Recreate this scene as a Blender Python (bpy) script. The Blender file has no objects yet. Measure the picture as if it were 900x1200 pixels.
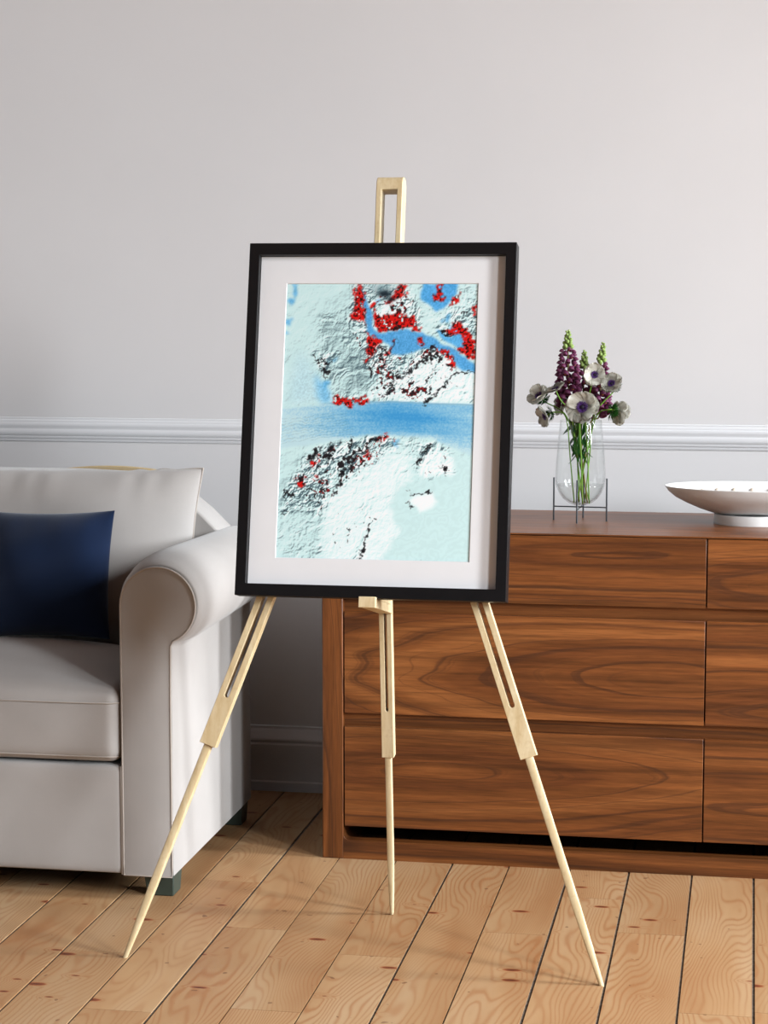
import bpy, bmesh, math, random
import numpy as np
from mathutils import Vector, Matrix

R = math.radians
scene = bpy.context.scene
COL = scene.collection

# ------------------------------------------------------------------ camera, light, exposure
cam_data = bpy.data.cameras.new('camera')
cam_data.sensor_fit = 'HORIZONTAL'; cam_data.sensor_width = 36.0
cam_data.lens = 2419.0 * 36.0 / 900.0
cam_data.clip_start = .05
cam = bpy.data.objects.new('camera', cam_data); COL.objects.link(cam)
cam.location = (0, 0, 1.12)
cam.rotation_euler = (R(90 - 6.1819), 0, R(10.112))
scene.camera = cam

world = bpy.data.worlds.new('world'); scene.world = world; world.use_nodes = True
wn = world.node_tree.nodes; wn['Background'].inputs[0].default_value = (.80, .90, 1.0, 1); wn['Background'].inputs[1].default_value = 1.0

RW = 3.0                                   # right wall, with three tall windows
WIN = [(3.72, .55), (2.05, .55), (.42, .55)]   # centre along y, width
WZ0, WZ1 = 1.10, 2.75
for i, ((wy, ww), e) in enumerate(zip(WIN, (94, 128, 172))):
    ld = bpy.data.lights.new('window_daylight', 'AREA'); ld.shape = 'RECTANGLE'
    ld.size = WZ1 - WZ0; ld.size_y = ww; ld.energy = e; ld.color = (.875, .945, 1.0)
    lo = bpy.data.objects.new('window_daylight', ld); COL.objects.link(lo)
    lo.location = (RW + .16, wy, (WZ0 + WZ1) / 2); lo.rotation_euler = (0, R(90 - 28), 0); ld.spread = R(120)

vs = scene.view_settings
scene.display_settings.display_device = 'sRGB'
vs.view_transform = 'Standard'; vs.look = 'None'; vs.gamma = 1.0; vs.use_curve_mapping = False
vs.exposure = 0.09
scene.cycles.diffuse_bounces = 1

# ------------------------------------------------------------------ helpers
def lin(r, g, b):
    f = lambda c: (c / 255 / 12.92) if c / 255 <= .04045 else ((c / 255 + .055) / 1.055) ** 2.4
    return (f(r), f(g), f(b), 1)

class NT:
    """small wrapper for building node trees"""
    def __init__(self, name):
        self.m = bpy.data.materials.new(name); self.m.use_nodes = True
        self.t = self.m.node_tree; self.n = self.t.nodes
        self.b = self.n['Principled BSDF']
    def new(self, typ, **kw):
        nd = self.n.new(typ)
        for k, v in kw.items(): setattr(nd, k, v)
        return nd
    def link(self, a, b): self.t.links.new(a, b)
    def set(self, sock, v):
        if hasattr(v, 'is_output') or isinstance(v, bpy.types.NodeSocket): self.link(v, sock)
        else: sock.default_value = v
    def math(self, op, a, b=None, c=None, clamp=False):
        nd = self.new('ShaderNodeMath', operation=op, use_clamp=clamp)
        self.set(nd.inputs[0], a)
        if b is not None: self.set(nd.inputs[1], b)
        if c is not None: self.set(nd.inputs[2], c)
        return nd.outputs[0]
    def coord(self, which='Object'): return self.new('ShaderNodeTexCoord').outputs[which]
    def mapping(self, v, loc=(0, 0, 0), rot=(0, 0, 0), scale=(1, 1, 1)):
        nd = self.new('ShaderNodeMapping'); self.link(v, nd.inputs[0])
        nd.inputs[1].default_value = loc; nd.inputs[2].default_value = rot; nd.inputs[3].default_value = scale
        return nd.outputs[0]
    def noise(self, v, scale, detail=2, rough=.5, dist=0, dim='3D', w=None):
        nd = self.new('ShaderNodeTexNoise', noise_dimensions=dim)
        if dim != '1D': self.link(v, nd.inputs['Vector'])
        else: self.link(w, nd.inputs['W'])
        nd.inputs['Scale'].default_value = scale; nd.inputs['Detail'].default_value = detail
        nd.inputs['Roughness'].default_value = rough; nd.inputs['Distortion'].default_value = dist
        return nd.outputs['Fac']
    def ramp(self, f, stops, interp='LINEAR'):
        nd = self.new('ShaderNodeValToRGB'); self.link(f, nd.inputs[0]); cr = nd.color_ramp; cr.interpolation = interp
        while len(cr.elements) < len(stops): cr.elements.new(.5)
        for e, (p, c) in zip(cr.elements, stops):
            e.position = p; e.color = c if len(c) == 4 else (*c, 1)
        return nd.outputs['Color']
    def mix(self, f, a, b, mode='MIX'):
        nd = self.new('ShaderNodeMix', data_type='RGBA', blend_type=mode)
        self.set(nd.inputs[0], f); self.set(nd.inputs[6], a); self.set(nd.inputs[7], b)
        return nd.outputs[2]
    def bump(self, h, strength=.2, dist=.001):
        nd = self.new('ShaderNodeBump'); nd.inputs['Strength'].default_value = strength; nd.inputs['Distance'].default_value = dist
        self.link(h, nd.inputs['Height']); self.link(nd.outputs[0], self.b.inputs['Normal'])
    def done(self, col=None, rough=.5, spec=.5, **kw):
        if col is not None: self.set(self.b.inputs['Base Color'], col)
        self.set(self.b.inputs['Roughness'], rough); self.set(self.b.inputs['Specular IOR Level'], spec)
        for k, v in kw.items(): self.set(self.b.inputs[k], v)
        return self.m

G4 = lambda v: (v, v, v, 1)

def mat_plain(name, c, rough=.5, spec=.5, var=.06, nscale=30, bump=0, bscale=200, bdist=.0005, **kw):
    m = NT(name); co = m.coord()
    n = m.noise(co, nscale, 3)
    hi = tuple(min(1, x * (1 + var)) for x in c[:3]) + (1,); lo_ = tuple(x * (1 - var) for x in c[:3]) + (1,)
    col = m.ramp(n, [(.3, lo_), (.7, hi)])
    if bump: m.bump(m.noise(co, bscale, 2), bump, bdist)
    return m.done(col, rough, spec, **kw)

# --- paint, plaster
M_wall = mat_plain('wall_paint', lin(232, 228, 227), .62, .25, .012, 4, .10, 420, .0006)
M_ceiling = mat_plain('ceiling_paint', lin(212, 158, 128), .8, .1, .01, 5)
M_trim = mat_plain('trim_paint', lin(233, 231, 232), .5, .3, .01, 6, .05, 300, .0004)
M_walldark = mat_plain('far_wall_paint', lin(96, 94, 94), .7, .2, .02, 5)
M_winframe = mat_plain('window_paint', lin(238, 238, 238), .4, .4, .01, 6)

def mat_floor():
    m = NT('pine_planks')
    co = m.coord(); at = m.new('ShaderNodeAttribute', attribute_name='plank')
    off = m.new('ShaderNodeVectorMath', operation='SCALE'); m.link(at.outputs['Vector'], off.inputs[0]); off.inputs['Scale'].default_value = 37.0
    ad = m.new('ShaderNodeVectorMath', operation='ADD'); m.link(co, ad.inputs[0]); m.link(off.outputs[0], ad.inputs[1])
    p = ad.outputs[0]
    sep = m.new('ShaderNodeSeparateXYZ'); m.link(p, sep.inputs[0])
    sepr = m.new('ShaderNodeSeparateXYZ'); m.link(at.outputs['Vector'], sepr.inputs[0])
    # knots
    kv = m.mapping(p, scale=(8.0, 19.0, 0)); vor = m.new('ShaderNodeTexVoronoi', voronoi_dimensions='2D'); m.link(kv, vor.inputs['Vector']); vor.inputs['Scale'].default_value = 1.0
    vsep = m.new('ShaderNodeSeparateColor'); m.link(vor.outputs['Color'], vsep.inputs[0])
    size = m.math('MULTIPLY_ADD', vsep.outputs[0], .16, .02)
    keep = m.math('LESS_THAN', vsep.outputs[1], .17)
    wig = m.math('MULTIPLY_ADD', m.noise(p, 60, 2), .06, -.03)
    d = m.math('ADD', vor.outputs['Distance'], wig)
    kn = m.math('SUBTRACT', 1.0, m.math('DIVIDE', d, size), clamp=True)
    knot = m.math('MULTIPLY', kn, keep)
    halo = m.math('MULTIPLY', m.math('SUBTRACT', 1.0, m.math('DIVIDE', d, .30), clamp=True), keep)
    # growth lines: contour lines of a slowly varying field
    fld = m.noise(m.mapping(p, scale=(5.5, 1.15, 1)), 1.0, 2.5, .45)
    fine = m.noise(m.mapping(p, scale=(30, 7, 1)), 1.0, 2, .5)
    w = m.math('ADD', m.math('MULTIPLY', sep.outputs[0], 1.0), m.math('MULTIPLY', fld, .42))
    w = m.math('ADD', w, m.math('MULTIPLY', fine, .006))
    w = m.math('ADD', w, m.math('MULTIPLY', m.math('MULTIPLY', halo, halo), .035))
    ph = m.math('SINE', m.math('MULTIPLY', w, 2 * math.pi / .0098))
    line = m.math('POWER', m.math('MULTIPLY_ADD', ph, .5, .5), 3.0)
    lmask = m.noise(m.mapping(p, scale=(3, 2, 1)), 1.6, 2)
    line = m.math('MULTIPLY', line, m.math('MULTIPLY_ADD', lmask, 1.5, -.22, clamp=True))
    tone = m.noise(m.mapping(p, scale=(9, 1.6, 1)), 1.0, 3)
    base = m.ramp(tone, [(.28, lin(196, 142, 95)), (.52, lin(214, 167, 119)), (.75, lin(225, 186, 143))])
    bt = m.math('MULTIPLY_ADD', sepr.outputs[1], .08, .57)
    base = m.mix(1.0, base, m.new('ShaderNodeCombineColor').outputs[0], 'MULTIPLY') if False else base
    hs = m.new('ShaderNodeHueSaturation'); m.link(base, hs.inputs['Color']); m.link(bt, hs.inputs['Value'])
    c = m.mix(m.math('MULTIPLY', line, .72), hs.outputs[0], lin(146, 88, 46))
    c = m.mix(m.math('MULTIPLY', halo, .16), c, lin(150, 92, 50))
    kr = m.math('MULTIPLY', m.math('MULTIPLY', knot, 3.2, clamp=True), .92)
    c = m.mix(kr, c, m.ramp(knot, [(.0, lin(160, 84, 44)), (.5, lin(112, 50, 26)), (1, lin(66, 30, 18))]))
    # small worn specks and soft dirt
    sp = m.noise(p, 46, 1); spk = m.math('MULTIPLY', m.math('GREATER_THAN', sp, .765), .65)
    c = m.mix(spk, c, lin(104, 64, 42))
    m.bump(m.math('ADD', line, m.math('MULTIPLY', fine, .6)), .12, .0006)
    rg = m.math('MULTIPLY_ADD', fine, .2, .42)
    return m.done(c, rg, .28)
M_floor = mat_floor()

def mat_walnut(name, axis='X', centre=(0, 0, 0), seed=0., freq=26., light=1.0, stretch=.20):
    m = NT(name); co = m.coord()
    rot = {'X': (0, 0, 0), 'Z': (0, R(90), 0), 'Y': (0, 0, R(90))}[axis]
    p = m.mapping(co, rot=rot)
    p = m.mapping(p, loc=tuple(-c for c in centre))
    sd = m.mapping(p, loc=(seed * 3.1, seed * 1.7, seed * 2.3))
    low = m.noise(m.mapping(sd, scale=(.8, 5, 7)), 1.0, 2.5, .5)
    mid = m.noise(m.mapping(sd, scale=(9, 26, 34)), 1.0, 2, .5)
    q = m.mapping(p, scale=(stretch * .5, .6, 1))
    ln = m.new('ShaderNodeVectorMath', operation='LENGTH'); m.link(q, ln.inputs[0])
    r = m.math('ADD', ln.outputs['Value'], m.math('MULTIPLY', low, .10))
    r = m.math('ADD', r, m.math('MULTIPLY', mid, .008))
    r = m.math('ADD', r, seed)
    band = m.noise(None, freq, 3, .62, dim='1D', w=r)
    lines = m.noise(None, freq * 5.0, 3, .6, dim='1D', w=r)
    fib = m.noise(m.mapping(sd, scale=(7, 160, 230)), 1.0, 3, .65)
    fib2 = m.noise(m.mapping(sd, scale=(30, 500, 700)), 1.0, 2, .6)
    k = light
    def L(r_, g_, b_): 
        c = lin(r_, g_, b_); return (c[0] * k, c[1] * k, c[2] * k, 1)
    base = m.ramp(band, [(.28, L(100, 55, 26)), (.45, L(119, 68, 32)), (.58, L(130, 76, 37)), (.74, L(146, 89, 46))])
    dk = m.ramp(lines, [(.34, G4(1)), (.45, G4(0))])
    streak = m.noise(m.mapping(sd, scale=(1.6, 40, 62)), 1.0, 4, .62)
    c = m.mix(1.0, base, m.ramp(streak, [(.32, G4(.56)), (.5, G4(1.0)), (.70, G4(1.28))]), 'MULTIPLY')
    c = m.mix(m.math('MULTIPLY', dk, .70), c, L(74, 42, 25))
    fr = m.ramp(fib, [(.33, G4(.78)), (.62, G4(1.12))])
    c = m.mix(1.0, c, fr, 'MULTIPLY')
    c = m.mix(.5, c, m.ramp(fib2, [(.3, G4(.72)), (.6, G4(1.18))]), 'MULTIPLY')
    # a few knots
    kv = m.mapping(sd, scale=(2.6, 1.0, 7.0)); vor = m.new('ShaderNodeTexVoronoi'); m.link(kv, vor.inputs['Vector']); vor.inputs['Scale'].default_value = 1.0
    vs_ = m.new('ShaderNodeSeparateColor'); m.link(vor.outputs['Color'], vs_.inputs[0])
    kd = m.math('ADD', vor.outputs['Distance'], m.math('MULTIPLY_ADD', mid, .20, -.1))
    kn = m.math('MULTIPLY', m.math('SUBTRACT', 1.0, m.math('DIVIDE', kd, .17), clamp=True), m.math('LESS_THAN', vs_.outputs[0], .42))
    c = m.mix(m.math('MULTIPLY', kn, .85), c, L(52, 28, 18))
    m.bump(m.math('ADD', fib, m.math('MULTIPLY', dk, -.2)), .10, .0004)
    return m.done(c, m.math('MULTIPLY_ADD', fib, .18, .30), .50)

def mat_lightwood(name, axis='Z', tint=1.0, seed=0):
    m = NT(name); co = m.coord()
    sc = {'Z': (90, 90, 6), 'X': (6, 90, 90), 'Y': (90, 6, 90)}[axis]
    sd = m.mapping(co, loc=(seed, seed * .7, seed * .3))
    f = m.noise(m.mapping(sd, scale=sc), 1.0, 3, .6)
    g = m.noise(m.mapping(sd, scale=tuple(s * .22 for s in sc)), 1.0, 2, .5)
    mott = m.noise(sd, 120, 2)
    c = m.ramp(f, [(.3, lin(212, 186, 142)), (.52, lin(226, 204, 163)), (.75, lin(238, 220, 184))])
    c = m.mix(m.ramp(g, [(.42, G4(.30)), (.62, G4(0))]), c, lin(204, 172, 124))
    c = m.mix(m.ramp(mott, [(.55, G4(0)), (.72, G4(.25))]), c, lin(192, 158, 112))
    m.bump(f, .08, .0004)
    return m.done(c, .48, .35)

def mat_fabric(name, c, var=.05, rough=.9, sheen=.25, weave=1400., bump=.35):
    m = NT(name); co = m.coord()
    wv = m.new('ShaderNodeTexNoise'); m.link(co, wv.inputs['Vector']); wv.inputs['Scale'].default_value = weave; wv.inputs['Detail'].default_value = 1
    b = m.noise(co, 9, 3)
    col = m.ramp(b, [(.3, tuple(x * (1 - var) for x in c[:3])), (.7, tuple(x * (1 + var * .6) for x in c[:3]))])
    col = m.mix(.10, col, m.ramp(wv.outputs['Fac'], [(.3, G4(.55)), (.7, G4(1.2))]), 'MULTIPLY')
    m.bump(wv.outputs['Fac'], bump, .0005)
    return m.done(col, rough, .15, **{'Sheen Weight': sheen, 'Sheen Roughness': .5})

M_sofa = mat_fabric('beige_linen', lin(185, 178, 173))
M_piping = mat_fabric('beige_piping', lin(186, 174, 164))
M_velvet = mat_fabric('navy_velvet', lin(4, 28, 60), .12, .8, .28, 1800, .25)
M_foot = mat_plain('dark_green_foot', lin(62, 72, 64), .45, .4, .08, 40)
M_black = mat_plain('black_lacquer', lin(18, 18, 20), .42, .22, .10, 60, .04, 500, .0002)
M_mat = mat_plain('white_mount_board', lin(234, 231, 231), .85, .1, .012, 20, .06, 900, .0003)
M_core = mat_plain('mount_core', lin(240, 232, 228), .8, .1, .01, 20)
M_back = mat_plain('brown_board', lin(140, 108, 78), .8, .1, .06, 30)
M_steel = mat_plain('dark_wire', lin(84, 88, 92), .38, .5, .05, 90, Metallic=.75)
M_hinge = mat_plain('steel_pin', lin(150, 150, 150), .35, .5, .05, 90, Metallic=.9)
M_ceramic = mat_plain('white_ceramic', lin(243, 240, 237), .28, .5, .01, 30)
M_stud = mat_plain('pale_bead', lin(222, 205, 186), .4, .4, .05, 60)
M_dark = mat_plain('dark_debris', lin(104, 96, 88), .9, .1, .35, 120)
M_cavity = mat_plain('drawer_box', lin(70, 42, 26), .6, .2, .1, 40)

def mat_print():
    m = NT('satellite_print'); a = m.new('ShaderNodeAttribute', attribute_name='ink')
    return m.done(a.outputs['Color'], .35, .30)
M_print = mat_print()

def mat_glass():
    m = NT('clear_glass'); t = m.new('ShaderNodeBsdfTransparent'); t.inputs[0].default_value = (.985, .992, .99, 1)
    g = m.new('ShaderNodeBsdfGlossy'); g.inputs['Roughness'].default_value = .015
    lw = m.new('ShaderNodeLayerWeight'); lw.inputs[0].default_value = .5
    f = m.math('MULTIPLY_ADD', m.math('POWER', lw.outputs['Facing'], 5.0), .90, .035)
    mx = m.new('ShaderNodeMixShader'); m.link(f, mx.inputs[0]); m.link(t.outputs[0], mx.inputs[1]); m.link(g.outputs[0], mx.inputs[2])
    m.link(mx.outputs[0], m.n['Material Output'].inputs[0]); return m.m
M_glass = mat_glass()
def mat_water():
    m = mat_glass(); m.name = 'vase_water'; return m
M_water = mat_water()

def mat_petal():
    m = NT('cream_petal'); co = m.coord('Object')
    sp = m.new('ShaderNodeSeparateXYZ'); m.link(co, sp.inputs[0])
    v = m.noise(m.mapping(co, scale=(160, 60, 160)), 1.0, 3, .6)
    c = m.ramp(v, [(.30, lin(182, 177, 160)), (.52, lin(236, 232, 220)), (.75, lin(250, 248, 240))])
    m.bump(v, .3, .0006)
    m.done(c, .7, .2)
    tr = m.new('ShaderNodeBsdfTranslucent'); m.link(c, tr.inputs[0]); mx = m.new('ShaderNodeMixShader'); mx.inputs[0].default_value = .35
    m.link(m.b.outputs[0], mx.inputs[1]); m.link(tr.outputs[0], mx.inputs[2]); m.link(mx.outputs[0], m.n['Material Output'].inputs[0])
    return m.m
M_petal = mat_petal()
M_purple = mat_plain('violet_stamens', lin(92, 56, 130), .7, .2, .3, 300)
M_eye = mat_plain('dark_flower_eye', lin(38, 28, 50), .6, .3, .2, 300)
M_bell = mat_plain('plum_bell', lin(104, 44, 78), .55, .3, .28, 140)
M_lip = mat_plain('ochre_bell_mouth', lin(176, 108, 70), .6, .2, .2, 200)
M_bud = mat_plain('lime_bud', lin(138, 160, 88), .55, .3, .2, 160)
M_stem = mat_plain('green_stem', lin(104, 150, 44), .5, .35, .22, 70)
M_stem2 = mat_plain('olive_stem', lin(122, 112, 52), .55, .3, .25, 70)
M_leaf = mat_plain('dark_leaf', lin(46, 112, 40), .5, .35, .3, 90)

# ------------------------------------------------------------------ mesh helpers
def obj(name, bm, mat, parent=None, smooth=True, bevel=0, seg=2, loc=None, angle=40, subsurf=0):
    if isinstance(bm, bmesh.types.BMesh):
        bmesh.ops.recalc_face_normals(bm, faces=bm.faces)
        me = bpy.data.meshes.new(name); bm.to_mesh(me); bm.free()
    else: me = bm
    me.materials.clear(); me.materials.append(mat)
    o = bpy.data.objects.new(name, me); COL.objects.link(o)
    if parent is not None: o.parent = parent
    if loc is not None: o.location = loc
    if bevel:
        b = o.modifiers.new('bevel', 'BEVEL'); b.width = bevel; b.segments = seg; b.limit_method = 'ANGLE'; b.angle_limit = R(35); b.use_clamp_overlap = True
    if subsurf:
        s = o.modifiers.new('sub', 'SUBSURF'); s.levels = subsurf; s.render_levels = subsurf
    if smooth:
        for f in me.polygons: f.use_smooth = True
        if angle is not None and not subsurf:
            # sharp edges by angle
            b2 = bmesh.new(); b2.from_mesh(me)
            for e in b2.edges:
                if len(e.link_faces) == 2 and e.calc_face_angle(0) > R(angle): e.smooth = False
            b2.to_mesh(me); b2.free()
    return o

def tag(o, label=None, cat=None, group=None, kind=None):
    if label: o['label'] = label
    if cat: o['category'] = cat
    if group: o['group'] = group
    if kind: o['kind'] = kind
    return o
def thing(name, label, cat, loc=(0, 0, 0), rot=(0, 0, 0), group=None):
    o = bpy.data.objects.new(name, None); COL.objects.link(o); o.location = loc; o.rotation_euler = rot
    o.empty_display_size = .05
    return tag(o, label, cat, group)
def struct(name, bm, mat, label=None, cat=None, **kw):
    o = obj(name, bm, mat, **kw); o['kind'] = 'structure'
    return tag(o, label, cat)

def box(bm, x0, x1, y0, y1, z0, z1):
    v = [bm.verts.new((x, y, z)) for z in (z0, z1) for y in (y0, y1) for x in (x0, x1)]
    for f in ((0, 2, 3, 1), (4, 5, 7, 6), (0, 1, 5, 4), (2, 6, 7, 3), (0, 4, 6, 2), (1, 3, 7, 5)): bm.faces.new([v[i] for i in f])
    return v
def boxes(*bs):
    bm = bmesh.new()
    for b in bs: box(bm, *b)
    return bm
def prism(bm, pts, a, b, axis='Y'):
    """extrude a closed 2D outline; axis Y: pts are (x,z); axis X: pts are (y,z); axis Z: pts are (x,y)"""
    def P(p, t): return {'Y': (p[0], t, p[1]), 'X': (t, p[0], p[1]), 'Z': (p[0], p[1], t)}[axis]
    A = [bm.verts.new(P(p, a)) for p in pts]; B = [bm.verts.new(P(p, b)) for p in pts]
    n = len(pts)
    for i in range(n): bm.faces.new((A[i], A[(i + 1) % n], B[(i + 1) % n], B[i]))
    bm.faces.new(list(reversed(A))); bm.faces.new(B)
    return A + B
def lathe(bm, prof, seg=48, sx=1, sy=1, cap0=True, cap1=True, loc=(0, 0, 0)):
    rings = []
    for r, z in prof:
        if r < 1e-6: rings.append([bm.verts.new((loc[0], loc[1], loc[2] + z))])
        else: rings.append([bm.verts.new((loc[0] + r * sx * math.cos(2 * math.pi * i / seg), loc[1] + r * sy * math.sin(2 * math.pi * i / seg), loc[2] + z)) for i in range(seg)])
    for a, b in zip(rings, rings[1:]):
        for i in range(seg):
            j = (i + 1) % seg
            if len(a) == 1 and len(b) == 1: continue
            if len(a) == 1: bm.faces.new((a[0], b[j], b[i]))
            elif len(b) == 1: bm.faces.new((a[i], a[j], b[0]))
            else: bm.faces.new((a[i], a[j], b[j], b[i]))
    if cap0 and len(rings[0]) > 1: bm.faces.new(list(reversed(rings[0])))
    if cap1 and len(rings[-1]) > 1: bm.faces.new(rings[-1])
def tube(bm, pts, r, seg=8, closed=False, cap=True):
    pts = [Vector(p) for p in pts]; n = len(pts); rings = []
    up = None
    for i, p in enumerate(pts):
        if closed: t = pts[(i + 1) % n] - pts[i - 1]
        else: t = pts[min(i + 1, n - 1)] - pts[max(i - 1, 0)]
        t.normalize()
        if up is None:
            up = t.orthogonal().normalized()
        else:
            up = (up - t * up.dot(t)); up = up.normalized() if up.length > 1e-6 else t.orthogonal().normalized()
        s = t.cross(up); rr = r[i] if isinstance(r, (list, tuple)) else r
        rings.append([bm.verts.new(p + (up * math.cos(2 * math.pi * k / seg) + s * math.sin(2 * math.pi * k / seg)) * rr) for k in range(seg)])
    m = n if closed else n - 1
    for i in range(m):
        a, b = rings[i], rings[(i + 1) % n]
        for k in range(seg): bm.faces.new((a[k], a[(k + 1) % seg], b[(k + 1) % seg], b[k]))
    if cap and not closed: bm.faces.new(list(reversed(rings[0]))); bm.faces.new(rings[-1])
def spline(pts, n=12):
    """Catmull-Rom through pts"""
    P = [Vector(p) for p in pts]; P = [P[0] * 2 - P[1]] + P + [P[-1] * 2 - P[-2]]; out = []
    for i in range(1, len(P) - 2):
        for k in range(n):
            t = k / n; a, b, c, d = P[i - 1:i + 3]
            out.append(.5 * ((2 * b) + (c - a) * t + (2 * a - 5 * b + 4 * c - d) * t * t + (3 * b - a - 3 * c + d) * t ** 3))
    out.append(P[-2]); return out
def rounded_box(bm, lo, hi, r, n=(24, 24, 12), deform=None):
    lo = Vector(lo); hi = Vector(hi); size = hi - lo
    vmap = {}
    def param(i, m):   # denser towards the edges
        t = i / m; return .5 - .5 * math.cos(math.pi * t) * (abs(math.cos(math.pi * t)) ** -.35 if abs(math.cos(math.pi * t)) > 1e-9 else 0)
    def vert(ix, iy, iz):
        k = (ix, iy, iz)
        if k not in vmap:
            p = Vector((lo.x + size.x * param(ix, n[0]), lo.y + size.y * param(iy, n[1]), lo.z + size.z * param(iz, n[2])))
            q = Vector([min(max(p[a], lo[a] + r), hi[a] - r) for a in range(3)]); d = p - q
            if d.length > 1e-9: p = q + d.normalized() * r
            if deform: p = deform(p)
            vmap[k] = bm.verts.new(p)
        return vmap[k]
    for a, b, c in ((0, 1, 2), (1, 2, 0), (2, 0, 1)):
        for end in (0, n[c]):
            for i in range(n[a]):
                for j in range(n[b]):
                    q = []
                    for di, dj in ((0, 0), (1, 0), (1, 1), (0, 1)):
                        k = [0, 0, 0]; k[a] = i + di; k[b] = j + dj; k[c] = end; q.append(vert(*k))
                    bm.faces.new(q)
# ------------------------------------------------------------------ the picture: a false-colour ice map as per-vertex ink

def _lattice(nx, ny, fx, fy, seed):
    # smooth value noise sampled on an nx * ny grid, fx * fy cells
    rg = np.random.RandomState(seed)
    g = rg.rand(int(fy) + 3, int(fx) + 3)
    x = np.linspace(0, fx, nx); y = np.linspace(0, fy, ny)
    xi = np.minimum(x.astype(int), int(fx)); yi = np.minimum(y.astype(int), int(fy))
    tx = x - xi; ty = y - yi
    tx = tx * tx * tx * (tx * (tx * 6 - 15) + 10); ty = ty * ty * ty * (ty * (ty * 6 - 15) + 10)
    a = g[yi][:, xi]; b = g[yi][:, xi + 1]; c = g[yi + 1][:, xi]; d = g[yi + 1][:, xi + 1]
    tx = tx[None, :]; ty = ty[:, None]
    return (a * (1 - tx) + b * tx) * (1 - ty) + (c * (1 - tx) + d * tx) * ty

def _fbm(nx, ny, fx, fy, seed, octv=5, ridged=False, gain=.52):
    s = np.zeros((ny, nx)); amp = 1.; tot = 0.
    for o in range(octv):
        n = _lattice(nx, ny, fx * 2 ** o, fy * 2 ** o, seed + 17 * o)
        if ridged: n = 1 - np.abs(2 * n - 1)
        s += amp * n; tot += amp; amp *= gain
    return s / tot

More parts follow.
